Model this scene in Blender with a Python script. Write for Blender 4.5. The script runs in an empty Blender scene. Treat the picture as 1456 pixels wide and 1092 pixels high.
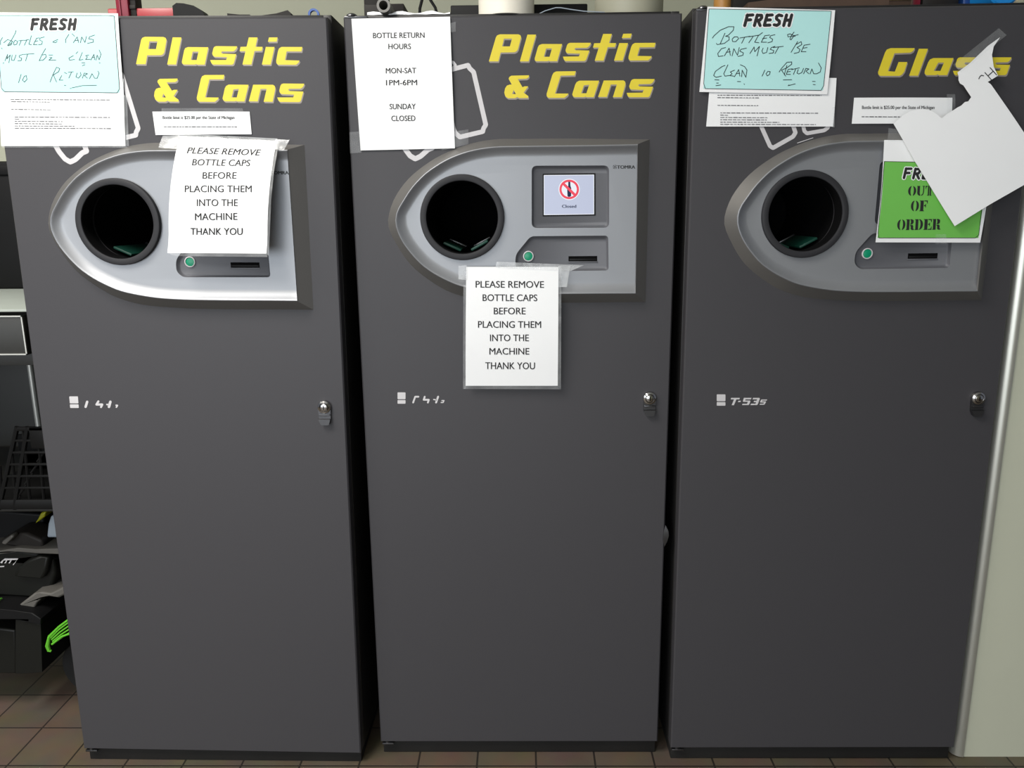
import bpy, bmesh, math, random
from mathutils import Vector, Matrix, Euler
from mathutils.geometry import tessellate_polygon
random.seed(7)
C = bpy.context.scene.collection
PI = math.pi

# ------------------------------------------------------------------ camera
F = 1111.65
CAM = Vector((0.37539, -1.7843, 1.3820)); PITCH, YAW, ROLL = 0.21451, -0.01408, -0.0088
fw = Vector((math.sin(YAW)*math.cos(PITCH), math.cos(YAW)*math.cos(PITCH), -math.sin(PITCH)))
_r = Vector((math.cos(YAW), -math.sin(YAW), 0)); _u = _r.cross(fw)
rt = _r*math.cos(ROLL) + _u*math.sin(ROLL); up = -_r*math.sin(ROLL) + _u*math.cos(ROLL)
cd = bpy.data.cameras.new('camera'); co = bpy.data.objects.new('camera', cd); C.objects.link(co)
co.matrix_world = Matrix(((rt.x, up.x, -fw.x, CAM.x), (rt.y, up.y, -fw.y, CAM.y), (rt.z, up.z, -fw.z, CAM.z), (0, 0, 0, 1)))
cd.sensor_fit = 'HORIZONTAL'; cd.sensor_width = 36; cd.lens = F*36/1456; cd.clip_start = 0.05
bpy.context.scene.camera = co

def ray(px, py): return fw + rt*((px-728)/F) - up*((py-546)/F)
def proj(p):
    d = p-CAM; z = d.dot(fw)
    return (728+F*d.dot(rt)/z, 546-F*d.dot(up)/z)
def at(px, py, Y):                      # the point of the vertical plane y = Y seen at a pixel
    d = ray(px, py); t = (Y-CAM.y)/d.y
    return CAM + d*t

# ------------------------------------------------------------------ machine frames
Z0, DW, DH = 0.042, 0.72, 1.75
POSE = {1: (-0.76337, -0.02775, -0.01067, 0.00217, 0.00999), 2: (0, 0, 0, 0, -0.00136), 3: (0.74796, -0.02355, -0.00279, 0.0014, -0.00457)}
MAT = {}
for i, (x, y, a, t, r) in POSE.items():
    R = Matrix.Rotation(a, 4, 'Z') @ Matrix.Rotation(t, 4, 'X') @ Matrix.Rotation(r, 4, 'Y')
    MAT[i] = Matrix.Translation((x, y, Z0)) @ R @ Matrix.Translation((0, 0, -Z0))
MINV = {i: m.inverted() for i, m in MAT.items()}
def uv(i, px, py, d=0.0):               # pixel -> machine-local point on the plane at depth d
    o = MINV[i] @ CAM; q = MINV[i].to_3x3() @ ray(px, py)
    t = (d-o.y)/q.y; p = o+q*t
    return (p.x, p.z)

# ------------------------------------------------------------------ materials
def lin(c):
    return tuple(((v/255)/12.92 if v/255 <= .04045 else ((v/255+.055)/1.055)**2.4) for v in c)
def mat(name, rgb, rough=.5, metal=0., spec=.5, noise=0., nscale=40, bump=0., emit=None, estr=0., coat=0.):
    m = bpy.data.materials.new(name); m.use_nodes = True
    nt = m.node_tree; b = nt.nodes['Principled BSDF']; c = lin(rgb)
    b.inputs['Base Color'].default_value = (*c, 1); b.inputs['Roughness'].default_value = rough
    b.inputs['Metallic'].default_value = metal; b.inputs['Specular IOR Level'].default_value = spec
    b.inputs['Coat Weight'].default_value = coat
    if emit is not None:
        b.inputs['Emission Color'].default_value = (*lin(emit), 1); b.inputs['Emission Strength'].default_value = estr
    if noise or bump:
        tc = nt.nodes.new('ShaderNodeTexCoord'); n = nt.nodes.new('ShaderNodeTexNoise')
        n.inputs['Scale'].default_value = nscale; n.inputs['Detail'].default_value = 4
        nt.links.new(tc.outputs['Object'], n.inputs['Vector'])
        if noise:
            mx = nt.nodes.new('ShaderNodeMix'); mx.data_type = 'RGBA'
            mx.inputs[6].default_value = (*[v*(1-noise) for v in c], 1); mx.inputs[7].default_value = (*[min(1, v*(1+noise)) for v in c], 1)
            nt.links.new(n.outputs['Fac'], mx.inputs[0]); nt.links.new(mx.outputs[2], b.inputs['Base Color'])
        if bump:
            bp = nt.nodes.new('ShaderNodeBump'); bp.inputs['Strength'].default_value = bump; bp.inputs['Distance'].default_value = .001
            nt.links.new(n.outputs['Fac'], bp.inputs['Height']); nt.links.new(bp.outputs['Normal'], b.inputs['Normal'])
    return m
def clear(name, fac=.12, rough=.15, tint=(235, 238, 240)):
    m = bpy.data.materials.new(name); m.use_nodes = True; nt = m.node_tree
    for n in list(nt.nodes): nt.nodes.remove(n)
    o = nt.nodes.new('ShaderNodeOutputMaterial'); t = nt.nodes.new('ShaderNodeBsdfTransparent')
    g = nt.nodes.new('ShaderNodeBsdfPrincipled'); g.inputs['Base Color'].default_value = (*lin(tint), 1); g.inputs['Roughness'].default_value = rough
    mx = nt.nodes.new('ShaderNodeMixShader')
    tc = nt.nodes.new('ShaderNodeTexCoord'); n = nt.nodes.new('ShaderNodeTexNoise'); n.inputs['Scale'].default_value = 30
    ma = nt.nodes.new('ShaderNodeMath'); ma.operation = 'MULTIPLY'; ma.inputs[1].default_value = fac*2
    nt.links.new(tc.outputs['Object'], n.inputs['Vector']); nt.links.new(n.outputs['Fac'], ma.inputs[0]); nt.links.new(ma.outputs[0], mx.inputs[0])
    bp = nt.nodes.new('ShaderNodeBump'); bp.inputs['Strength'].default_value = .5; bp.inputs['Distance'].default_value = .002
    nt.links.new(n.outputs['Fac'], bp.inputs['Height']); nt.links.new(bp.outputs['Normal'], g.inputs['Normal'])
    nt.links.new(t.outputs[0], mx.inputs[1]); nt.links.new(g.outputs[0], mx.inputs[2]); nt.links.new(mx.outputs[0], o.inputs[0])
    return m
M = dict(
    door=mat('grey_powder_coat', (63, 62, 65), .48, spec=.31, noise=.04, nscale=300, bump=.06),
    cab=mat('black_cabinet_paint', (34, 33, 33), .45, spec=.4, noise=.05, nscale=120),
    silver=mat('silver_paint', (146, 148, 152), .46, metal=.55, noise=.03, nscale=500, bump=.03),
    plinth=mat('plinth_shade_tone', (34, 33, 32), .7, spec=.2, noise=.25, nscale=14),  # dark tone painted in for the shade below the doors
    flank=mat('grey_metal_flank', (118, 116, 113), .42, metal=.45, noise=.03, nscale=300),
    pocket=mat('grey_plastic', (92, 93, 98), .5, metal=.1, noise=.03, nscale=400),
    ring=mat('charcoal_rubber', (40, 40, 43), .55, spec=.3, noise=.05, nscale=200),
    black=mat('black_plastic', (13, 13, 14), .55, spec=.2, noise=.1, nscale=60),
    void=mat('matt_black', (7, 7, 8), .9, spec=.1, noise=.05),
    chrome=mat('chrome', (190, 188, 186), .16, metal=1., noise=.03),
    steel=mat('dark_steel', (92, 92, 94), .32, metal=.9, noise=.05),
    belt=mat('green_belt', (12, 62, 50), .5, noise=.15, nscale=90),
    yellow=mat('yellow_vinyl', (216, 197, 46), .5, noise=.03, nscale=80),
    shadow=mat('grey_vinyl', (146, 138, 132), .5, noise=.03, nscale=80),
    white=mat('white_vinyl', (196, 194, 196), .5, noise=.03, nscale=80),
    paper=mat('white_paper', (236, 237, 238), .6, noise=.012, nscale=14, bump=.08),
    blue=mat('blue_paper', (178, 226, 224), .45, noise=.03, nscale=10),
    green=mat('green_paper', (110, 186, 82), .42, noise=.05, nscale=8),
    ink=mat('black_ink', (26, 26, 28), .7, noise=.05),
    pen=mat('marker_ink', (18, 30, 35), .6, noise=.05),
    greyink=mat('faint_ink', (96, 96, 100), .7, noise=.05),
    button=mat('green_button', (0, 128, 92), .35, noise=.03, emit=(0, 120, 90), estr=.15),
    sleeve=clear('clear_sleeve', .16, .2), tape=clear('clear_tape', .10, .25), foil=clear('crinkled_film', .30, .12),
    screen=mat('lit_screen', (110, 114, 126), .3, noise=.01, emit=(212, 220, 248), estr=.50),
    screenoff=mat('dark_screen', (24, 25, 28), .15, noise=.02),
    sred=mat('screen_red', (190, 40, 60), .3, noise=.01, emit=(200, 40, 66), estr=.5),
    snavy=mat('screen_navy', (22, 32, 62), .5, spec=.2, noise=.01, emit=(22, 32, 62), estr=.3),
    swhite=mat('screen_white', (130, 134, 140), .3, noise=.01, emit=(245, 246, 255), estr=.62),
    wall=mat('olive_beige_wall', (182, 183, 163), .8, noise=.03, nscale=6, bump=.1),
    wallr=mat('brightened_olive_wall', (188, 190, 171), .8, noise=.03, nscale=6, bump=.1),  # same paint as wall, lightened since less light reaches this side
    trim=mat('ivory_gloss_trim', (206, 206, 196), .36, metal=.75, noise=.02, nscale=20),
    ceil=mat('ceiling_white', (225, 225, 220), .9, noise=.03, nscale=20),
    red=mat('red_enamel', (158, 26, 36), .35, noise=.06, nscale=50),
    maroon=mat('dark_red_enamel', (128, 24, 44), .35, noise=.1, nscale=50),
    cream=mat('cream_plastic', (240, 234, 218), .4, noise=.02, nscale=10),
    frost=mat('frosted_beige_plastic', (172, 170, 150), .5, noise=.03, nscale=12),
    bluep=mat('blue_plastic', (40, 80, 150), .35, noise=.05), brightblue=mat('bright_blue_plastic', (30, 130, 205), .3, noise=.04),
    wood=mat('varnished_wood', (176, 126, 62), .4, noise=.3, nscale=25), brown=mat('brown_cardboard', (74, 56, 44), .7, noise=.25, nscale=30),
    tan=mat('tan_cardboard', (170, 150, 98), .7, noise=.12, nscale=30), beige=mat('beige_plastic', (196, 184, 160), .5, noise=.04),
    dark=mat('charcoal_plastic', (38, 35, 33), .55, spec=.2, noise=.15, nscale=30), pipe=mat('grey_pvc', (120, 118, 114), .45, noise=.06),
    table=mat('brushed_steel', (158, 165, 158), .55, metal=.0, noise=.06, nscale=15), tabledk=mat('grey_painted_steel', (34, 34, 31), .5, noise=.06, nscale=20),
    edge=mat('pale_metal_edge', (190, 190, 184), .35, metal=.5, noise=.03),
    crate=mat('black_crate_plastic', (14, 14, 14), .5, spec=.15, noise=.15, nscale=40),
    mgrey=mat('grey_mower_plastic', (86, 84, 80), .5, spec=.3, noise=.05), mblack=mat('black_mower_plastic', (17, 18, 15), .45, spec=.25, noise=.1),
    lime=mat('lime_green_plastic', (92, 176, 44), .35, noise=.05), olive=mat('yellow_green_plastic', (150, 150, 20), .4, noise=.1),
    rubber=mat('black_rubber', (18, 18, 18), .8, noise=.1), pale=mat('pale_blue_plastic', (150, 160, 170), .5, noise=.04),
)
# quarry-tile floor
def floor_mat():
    m = bpy.data.materials.new('quarry_tile'); m.use_nodes = True; nt = m.node_tree; b = nt.nodes['Principled BSDF']
    tc = nt.nodes.new('ShaderNodeTexCoord'); mp = nt.nodes.new('ShaderNodeMapping'); br = nt.nodes.new('ShaderNodeTexBrick')
    mp.inputs['Location'].default_value = (-0.1005, .0365, 0)
    br.offset = 0; br.inputs['Scale'].default_value = 1; br.inputs['Brick Width'].default_value = .1518; br.inputs['Row Height'].default_value = .1518
    br.inputs['Mortar Size'].default_value = .0028; br.inputs['Mortar Smooth'].default_value = .3; br.inputs['Bias'].default_value = -.2
    br.inputs['Color1'].default_value = (*lin((104, 90, 76)), 1); br.inputs['Color2'].default_value = (*lin((92, 84, 70)), 1); br.inputs['Mortar'].default_value = (*lin((46, 40, 34)), 1)
    n = nt.nodes.new('ShaderNodeTexNoise'); n.inputs['Scale'].default_value = 9; n.inputs['Detail'].default_value = 6
    mx = nt.nodes.new('ShaderNodeMix'); mx.data_type = 'RGBA'; mx.blend_type = 'MULTIPLY'; mx.inputs[0].default_value = .55
    nt.links.new(tc.outputs['Object'], mp.inputs['Vector']); nt.links.new(mp.outputs[0], br.inputs['Vector']); nt.links.new(tc.outputs['Object'], n.inputs['Vector'])
    nt.links.new(br.outputs['Color'], mx.inputs[6]); nt.links.new(n.outputs['Color'], mx.inputs[7]); nt.links.new(mx.outputs[2], b.inputs['Base Color'])
    bp = nt.nodes.new('ShaderNodeBump'); bp.inputs['Strength'].default_value = .4; bp.inputs['Distance'].default_value = .002; bp.invert = True
    nt.links.new(br.outputs['Fac'], bp.inputs['Height']); nt.links.new(bp.outputs['Normal'], b.inputs['Normal'])
    b.inputs['Roughness'].default_value = .55
    return m
M['floor'] = floor_mat()

# ------------------------------------------------------------------ mesh builder
class MB:
    def __init__(s): s.v = []; s.f = []; s.m = []
    def add(s, vs, fs, mi=0):
        o = len(s.v); s.v += [tuple(p) for p in vs]; s.f += [tuple(k+o for k in f) for f in fs]; s.m += [mi]*len(fs); return s
    def bm(s, b, mi=0, mx=None):
        b.verts.index_update()
        vs = [(mx @ v.co) if mx else v.co.copy() for v in b.verts]
        s.add(vs, [[v.index for v in f.verts] for f in b.faces], mi); b.free(); return s
    def box(s, a, b_, bev=0., mi=0, mx=None):
        b = bmesh.new(); bmesh.ops.create_cube(b, size=1)
        c = [(a[k]+b_[k])/2 for k in range(3)]; d = [abs(b_[k]-a[k]) for k in range(3)]
        for v in b.verts: v.co = Vector((c[0]+v.co.x*d[0], c[1]+v.co.y*d[1], c[2]+v.co.z*d[2]))
        if bev: bmesh.ops.bevel(b, geom=b.edges[:], offset=bev, segments=2, affect='EDGES', profile=.5)
        return s.bm(b, mi, mx)
    def lathe(s, prof, o, ax, n=32, mi=0, close=False):       # prof: (r, h) along axis ax from origin o
        ax = Vector(ax).normalized(); o = Vector(o)
        a = ax.orthogonal().normalized(); b = ax.cross(a)
        vs = []; fs = []; k = len(prof)
        for j in range(n):
            t = 2*PI*j/n; dr = a*math.cos(t)+b*math.sin(t)
            vs += [o+dr*r+ax*h for r, h in prof]
        for j in range(n):
            j2 = (j+1) % n
            for q in range(k-1 if not close else k):
                q2 = (q+1) % k
                fs.append((j*k+q, j2*k+q, j2*k+q2, j*k+q2))
        return s.add(vs, fs, mi)
    def tube(s, pts, r, n=10, mi=0, cap=True):
        pts = [Vector(p) for p in pts]; vs = []; fs = []; N = len(pts)
        rr = r if isinstance(r, (list, tuple)) else [r]*N
        ref = None
        for k, p in enumerate(pts):
            t = (pts[min(k+1, N-1)]-pts[max(k-1, 0)]).normalized()
            if ref is None: ref = t.orthogonal().normalized()
            ref = (ref-t*ref.dot(t)).normalized(); b = t.cross(ref)
            vs += [p+(ref*math.cos(2*PI*j/n)+b*math.sin(2*PI*j/n))*rr[k] for j in range(n)]
        for k in range(N-1):
            for j in range(n):
                j2 = (j+1) % n; fs.append((k*n+j, k*n+j2, (k+1)*n+j2, (k+1)*n+j))
        if cap: fs += [tuple(range(n))[::-1], tuple(range((N-1)*n, N*n))]
        return s.add(vs, fs, mi)
    def fill(s, loops, mapf, mi=0):       # 2-D loops (first outer, then holes); mapf turns 2-D into 3-D
        tri = tessellate_polygon([[Vector((p[0], p[1], 0)) for p in l] for l in loops])
        flat = [p for l in loops for p in l]
        return s.add([mapf(*p) for p in flat], [t for t in tri], mi)
    def prism(s, loops, front, back, mi=0):
        s.fill(loops, front, mi); s.fill(loops, back, mi)
        for l in loops:
            n = len(l); s.add([front(*p) for p in l]+[back(*p) for p in l], [(k, (k+1) % n, n+(k+1) % n, n+k) for k in range(n)], mi)
        return s
    def build(s, name, mats, parent=None, origin=None, mw=None, smooth=35, recalc=True):
        me = bpy.data.meshes.new(name)
        o = Vector(origin) if origin is not None else Vector((0, 0, 0))
        me.from_pydata([tuple(Vector(p)-o) for p in s.v], [], s.f)
        for m in (mats if isinstance(mats, (list, tuple)) else [mats]): me.materials.append(m)
        for p, mi in zip(me.polygons, s.m): p.material_index = mi
        if recalc:
            b = bmesh.new(); b.from_mesh(me); bmesh.ops.remove_doubles(b, verts=b.verts[:], dist=1e-6)
            bmesh.ops.recalc_face_normals(b, faces=b.faces[:]); b.to_mesh(me); b.free()
        if smooth:
            for p in me.polygons: p.use_smooth = True
            me.set_sharp_from_angle(angle=math.radians(smooth))
        return link(name, me, parent, Matrix.Translation(o) if mw is None else mw @ Matrix.Translation(o))
def link(name, me, parent=None, mw=None):
    ob = bpy.data.objects.new(name, me); C.objects.link(ob)
    if parent is not None: ob.parent = parent        # children are written in their parent's frame
    if mw is not None and parent is None: ob.matrix_world = mw
    elif mw is not None: ob.matrix_basis = mw
    return ob
def tag(o, label=None, cat=None, group=None, kind=None):
    for k, v in (('label', label), ('category', cat), ('group', group), ('kind', kind)):
        if v: o[k] = v
    return o
def empty(name, label, cat, mw=None, group=None):
    o = bpy.data.objects.new(name, None); C.objects.link(o); o.empty_display_size = .05
    if mw is not None: o.matrix_world = mw
    return tag(o, label, cat, group)

def catmull(pts, n):                    # smooth open curve through pts, resampled evenly to n points
    P = [pts[0]]+list(pts)+[pts[-1]]; out = []
    for k in range(1, len(P)-2):
        for j in range(12):
            t = j/12; a, b, c, d = P[k-1], P[k], P[k+1], P[k+2]
            out.append(tuple(.5*(2*b[q]+(c[q]-a[q])*t+(2*a[q]-5*b[q]+4*c[q]-d[q])*t*t+(3*b[q]-a[q]-3*c[q]+d[q])*t**3) for q in range(2)))
    out.append(tuple(pts[-1]))
    return resample(out, n)
def resample(pts, n):
    L = [0]
    for a, b in zip(pts, pts[1:]): L.append(L[-1]+math.hypot(b[0]-a[0], b[1]-a[1]))
    out = []; k = 0
    for j in range(n):
        t = L[-1]*j/(n-1)
        while k < len(pts)-2 and L[k+1] < t: k += 1
        w = (t-L[k])/max(1e-12, L[k+1]-L[k]); out.append((pts[k][0]+(pts[k+1][0]-pts[k][0])*w, pts[k][1]+(pts[k+1][1]-pts[k][1])*w))
    return out
def circle(cx, cy, r, n=48, a0=0, a1=2*PI):
    return [(cx+r*math.cos(a0+(a1-a0)*k/n), cy+r*math.sin(a0+(a1-a0)*k/n)) for k in range(n)]
def rounded(pts, r, n=5):               # round the corners of a closed 2-D polygon
    out = []; N = len(pts); rs = r if isinstance(r, (list, tuple)) else [r]*N
    for k in range(N):
        p0, p1, p2 = [Vector(pts[(k+j) % N]) for j in (-1, 0, 1)]
        rr = min(rs[k], (p0-p1).length*.45, (p2-p1).length*.45)
        a = p1+(p0-p1).normalized()*rr; b = p1+(p2-p1).normalized()*rr
        for j in range(n+1):
            t = j/n; q = a*(1-t)**2+p1*2*t*(1-t)+b*t*t; out.append((q.x, q.y))
    return out
def ribbon(path, w, closed=False, cap=True):   # list of polygons that paint a stroke along a 2-D path
    polys = []; P = [Vector(p) for p in path]
    segs = list(zip(P, P[1:]))+([(P[-1], P[0])] if closed else [])
    for a, b in segs:
        d = b-a
        if d.length < 1e-9: continue
        d.normalize(); n = Vector((-d.y, d.x))*w/2
        polys.append([tuple(a+n), tuple(b+n), tuple(b-n), tuple(a-n)])
    for k, p in enumerate(P):
        if cap or closed or 0 < k < len(P)-1: polys.append(circle(p.x, p.y, w/2, 8))
    return polys

# ------------------------------------------------------------------ text outlines from the built-in font
_tc = {}
def text_mesh(s, bold=0.):
    key = (s, bold)
    if key in _tc: return _tc[key]
    def raw(t):
        cu = bpy.data.curves.new('t', 'FONT'); cu.body = t; cu.resolution_u = 3; cu.offset = bold
        ob = bpy.data.objects.new('t', cu); C.objects.link(ob)
        dg = bpy.context.evaluated_depsgraph_get(); dg.update()
        me = bpy.data.meshes.new_from_object(ob.evaluated_get(dg))
        v = [tuple(p.co) for p in me.vertices]; f = [tuple(p.vertices) for p in me.polygons]
        bpy.data.objects.remove(ob); bpy.data.curves.remove(cu); bpy.data.meshes.remove(me)
        return v, f
    hv, _ = raw('H'); cap = max(p[1] for p in hv)-min(p[1] for p in hv)
    v, f = raw(s); x0 = min(p[0] for p in v); x1 = max(p[0] for p in v)
    _tc[key] = ([((p[0]-(x0+x1)/2)/(x1-x0), p[1]/cap) for p in v], f)
    return _tc[key]
def text_px(s, cx, base, width, cap, shear=0., rot=0.):
    """text as pixel-space vertices: centred on cx, baseline y, width and cap height in pixels"""
    v, f = text_mesh(s); c, sn = math.cos(rot), math.sin(rot)
    out = []
    for x, y in v:
        X = x*width+y*cap*shear; Y = -y*cap
        out.append((cx+X*c-Y*sn, base+X*sn+Y*c))
    return out, f

# ------------------------------------------------------------------ flat things on a door (decals)
class Decal:
    def __init__(s, i, d): s.i = i; s.d = d; s.mb = MB()
    def p(s, px, py, dd=0.): u, z = uv(s.i, px, py, s.d); return (u, s.d-dd, z)
    def poly(s, loops, mi=0, dd=0.): s.mb.fill(loops, lambda x, y: s.p(x, y, dd), mi); return s
    def stroke(s, path, w, mi=0, closed=False, dd=0., cap=True):
        for k, q in enumerate(ribbon(path, w, closed, cap)): s.mb.add([s.p(x, y, dd+(k % 16)*1.2e-5) for x, y in q], [tuple(range(len(q)))], mi)
        return s
    def text(s, *a, mi=0, dd=0., **k):
        w = k.pop('bold', 0.); v, f = text_px(*a, **k)
        for j, o in enumerate((-w, w) if w else (0.,)): s.mb.add([s.p(x+o, y, dd+j*2e-5) for x, y in v], f, mi)
        return s

# ------------------------------------------------------------------ machine parts (machine-local, from the middle machine)
def U2(x, y, d=0.): return uv(2, x, y, d)
RINGC = ((U2(597, 309, -.026)[0]+U2(717, 309, -.026)[0])/2, (U2(657, 247, -.026)[1]+U2(657, 370.5, -.026)[1])/2)
RINGR = (U2(717, 309, -.026)[0]-U2(597, 309, -.026)[0])/2
RINGI = (U2(707, 309, -.024)[0]-U2(605.5, 309, -.024)[0])/2
VB, VT = Z0, Z0+DH
ME = {}
def store(key, mb, mats, **k):
    o = mb.build(key, mats, **k); ME[key] = o.data; bpy.data.objects.remove(o)

# cabinet: sides, back, top, bottom, open front
mb = MB()
for a, b in (((0, .036, VB-.004), (.018, .82, VT+.012)), ((DW-.018, .036, VB-.004), (DW, .82, VT+.012)), ((.018, .80, VB-.004), (DW-.018, .82, VT+.012)),
             ((.018, .036, VT+.002), (DW-.018, .80, VT+.012)), ((.018, .036, VB-.004), (DW-.018, .80, VB+.012))): mb.box(a, b, .0012)
store('cabinet', mb, M['cab'])
mb = MB().box((.004, .016, .0), (DW-.004, .78, VB-.0045), .002)  # plinth brought forward; its dark front stands in for shade under the door
store('shade_plinth', mb, M['plinth'])
# door slab with a round hole
hole = circle(*RINGC, RINGI+.003, 64)
mb = MB(); c = .003; e = .0008
front = [(e+c, VB+c), (DW-e-c, VB+c), (DW-e-c, VT-c), (e+c, VT-c)]; out = [(e, VB), (DW-e, VB), (DW-e, VT), (e, VT)]
mb.fill([front, hole[::-1]], lambda x, z: (x, 0, z))
mb.add([(x, 0, z) for x, z in front]+[(x, c, z) for x, z in out], [(k, (k+1) % 4, 4+(k+1) % 4, 4+k) for k in range(4)])
mb.add([(x, c, z) for x, z in out]+[(x, .032, z) for x, z in out], [(k, (k+1) % 4, 4+(k+1) % 4, 4+k) for k in range(4)])
mb.fill([out, hole[::-1]], lambda x, z: (x, .032, z))
n = len(hole); mb.add([(x, 0, z) for x, z in hole]+[(x, .032, z) for x, z in hole], [(k, (k+1) % n, n+(k+1) % n, n+k) for k in range(n)])
store('door', mb, M['door'])
# silver control panel
outer = [(924, 198), (908, 198), (860, 197.5), (800, 197), (740, 197.5), (705, 198), (670.5, 204), (636, 216.5), (608.7, 231.5), (581, 254), (562, 280), (553, 305), (553, 325), (566, 351), (581, 373), (597.7, 389), (622, 406), (643, 416.5), (680, 426), (740, 430), (799, 430.5), (860, 430), (918, 429.5)]
ridge = [(907, 206), (890, 206.4), (826, 207.5), (780, 208), (740, 208.5), (704.8, 209.3), (677.4, 213), (657, 218.5), (636, 227), (617, 238.4), (601.8, 250), (585.3, 268), (573.5, 286), (566, 299), (563, 312), (565.4, 327.5), (575.7, 348), (595, 371.4), (614, 386.5), (636, 398.5), (660, 407.5), (700, 414.5), (740, 417), (797, 417.4), (850, 417), (903.8, 416.8)]
NS = 90; DR, DF = -.028, -.016
O_ = catmull([U2(x, y) for x, y in outer], NS); R_ = catmull([U2(x, y, DR) for x, y in ridge], NS)
rows = []
for k in range(NS):
    a, b = Vector(R_[max(k-1, 0)]), Vector(R_[min(k+1, NS-1)]); t = (b-a).normalized(); nin = Vector((-t.y, t.x))
    if k in (0, NS-1): nin = Vector((0, -1 if k == 0 else 1))
    rv = Vector(R_[k]); cw = .021 if rv.y > RINGC[1] else .0235
    row = [(*O_[k], 0.)]
    pts = [(rv-nin*.0018, -.0264), (rv-nin*.0008, -.0277), (rv, -.0280), (rv+nin*.0010, -.0277)]
    for j in range(1, 9):
        s = j/8; w = (1-s)
        pts.append((rv+nin*(.001+(cw-.001)*s), DF-(.0277+DF)*(w**1.7)))
    row += [(p.x, p.y, d) for p, d in pts]; rows.append(row)
ue = O_[0][0]; ur = R_[0][0]
for k in (0, NS-1):                      # the square right end follows one sloping flank
    rows[k] = [rows[k][0]]+[(R_[k][0] + (.004 if d > -.02 else 0.), v, d) for (u, v, d) in rows[k][1:]]
mb = MB(); K = len(rows[0])
mb.add([(u, d, v) for row in rows for (u, v, d) in row], [(k*K+j, k*K+j+1, (k+1)*K+j+1, (k+1)*K+j) for k in range(NS-1) for j in range(1, K-1)])
mb.add([(u, d, v) for row in rows for (u, v, d) in row[:2]], [(k*2, k*2+1, k*2+3, k*2+2) for k in range(NS-1)], 1)
endp = [(u, d, v) for u, v, d in rows[0]]; endq = [(u, d, v) for u, v, d in rows[-1]]
mb.add(endp+endq, [(j, j+1, K+j+1, K+j) for j in range(K-1)], 1)
face = [(row[-1][0], row[-1][1]) for row in rows]
pk1o = rounded([U2(756, 235.6, DF), U2(866, 235.2, DF), U2(866.2, 323.8, DF), U2(756, 324.2, DF)], .012)
pk1i = rounded([U2(759.3, 240.6, -.008), U2(862.5, 240.2, -.008), U2(862.5, 321.4, -.008), U2(759.3, 321.8, -.008)], .010)
P2 = [(754.5, 335.8), (864.8, 335), (865.4, 384.6), (741, 386), (732.8, 378), (733, 362)]
P2i = [(756.5, 341.5), (861, 340.5), (861.5, 381.6), (743.5, 383), (737.4, 377), (737.4, 363.2)]
rr2 = [.009, .008, .008, .012, .014, .014]
pk2o = rounded([U2(x, y, DF) for x, y in P2], rr2); pk2i = rounded([U2(x, y, -.008) for x, y in P2i], [r*.8 for r in rr2])
rh = circle(*RINGC, RINGR*.97, 64)
mb.fill([face, rh[::-1], pk1o[::-1], pk2o[::-1]], lambda x, z: (x, DF, z))
store('control_panel', mb, [M['silver'], M['flank']], smooth=28)
def pocket(key, o, i):
    mb = MB(); n = len(o)
    mid = [((a[0]*.4+b[0]*.6), (a[1]*.4+b[1]*.6)) for a, b in zip(o, i)]
    mb.add([(x, DF, z) for x, z in o]+[(x, DF+.0018, z) for x, z in [((a[0]*.8+b[0]*.2), (a[1]*.8+b[1]*.2)) for a, b in zip(o, i)]]+[(x, -.0095, z) for x, z in mid]+[(x, -.008, z) for x, z in i],
           [(q*n+k, q*n+(k+1) % n, (q+1)*n+(k+1) % n, (q+1)*n+k) for q in range(3) for k in range(n)])
    mb.fill([i], lambda x, z: (x, -.008, z))
    store(key, mb, M['pocket'])
pocket('display_recess', pk1o, pk1i); pocket('button_recess', pk2o, pk2i)
# screen: frame, lit panel, icon, word
def screen(lit):
    D = Decal(2, -.0086); mb = D.mb
    sc = [(773.7, 249.4), (844.3, 248.7), (844.3, 304.3), (773.7, 305.3)]; fr = [(771.6, 247), (846.6, 246.2), (846.8, 306.4), (771.6, 307.6)]
    mb.prism([[U2(x, y, -.0086) for x, y in fr]], lambda x, z: (x, -.0088, z), lambda x, z: (x, -.0078, z), 0)
    D.poly([sc], 1, .0004)
    if lit:
        D.stroke(sc, .9, 3, True, .0005)
        D.poly([circle(809.3, 269.3, 15.2, 40)], 3, .0006)
        D.poly([circle(809.3, 269.3, 13.9, 40)[::1], circle(809.3, 269.3, 10.8, 40)[::-1]], 2, .0008)
        D.poly([[(806.9, 279), (806.4, 268.5), (807.9, 264.5), (808, 258.5), (810.8, 258.5), (811, 264), (812.2, 268), (812, 278.6), (810.6, 279.8), (808, 279.9)]], 4, .0009)
        D.stroke([(800.2, 260.4), (818.4, 278.2)], 3.7, 2, False, .0010, cap=False)
        D.text('Closed', 809.2, 295.4, 20, 4.2, mi=4, dd=.0008, bold=.22)
        return mb, [M['black'], M['screen'], M['sred'], M['swhite'], M['snavy']]
    return mb, [M['black'], M['screenoff']]
mb, ms = screen(True); store('lit_display', mb, ms, smooth=0)
mb, ms = screen(False); store('dark_display', mb, ms, smooth=0)
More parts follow.
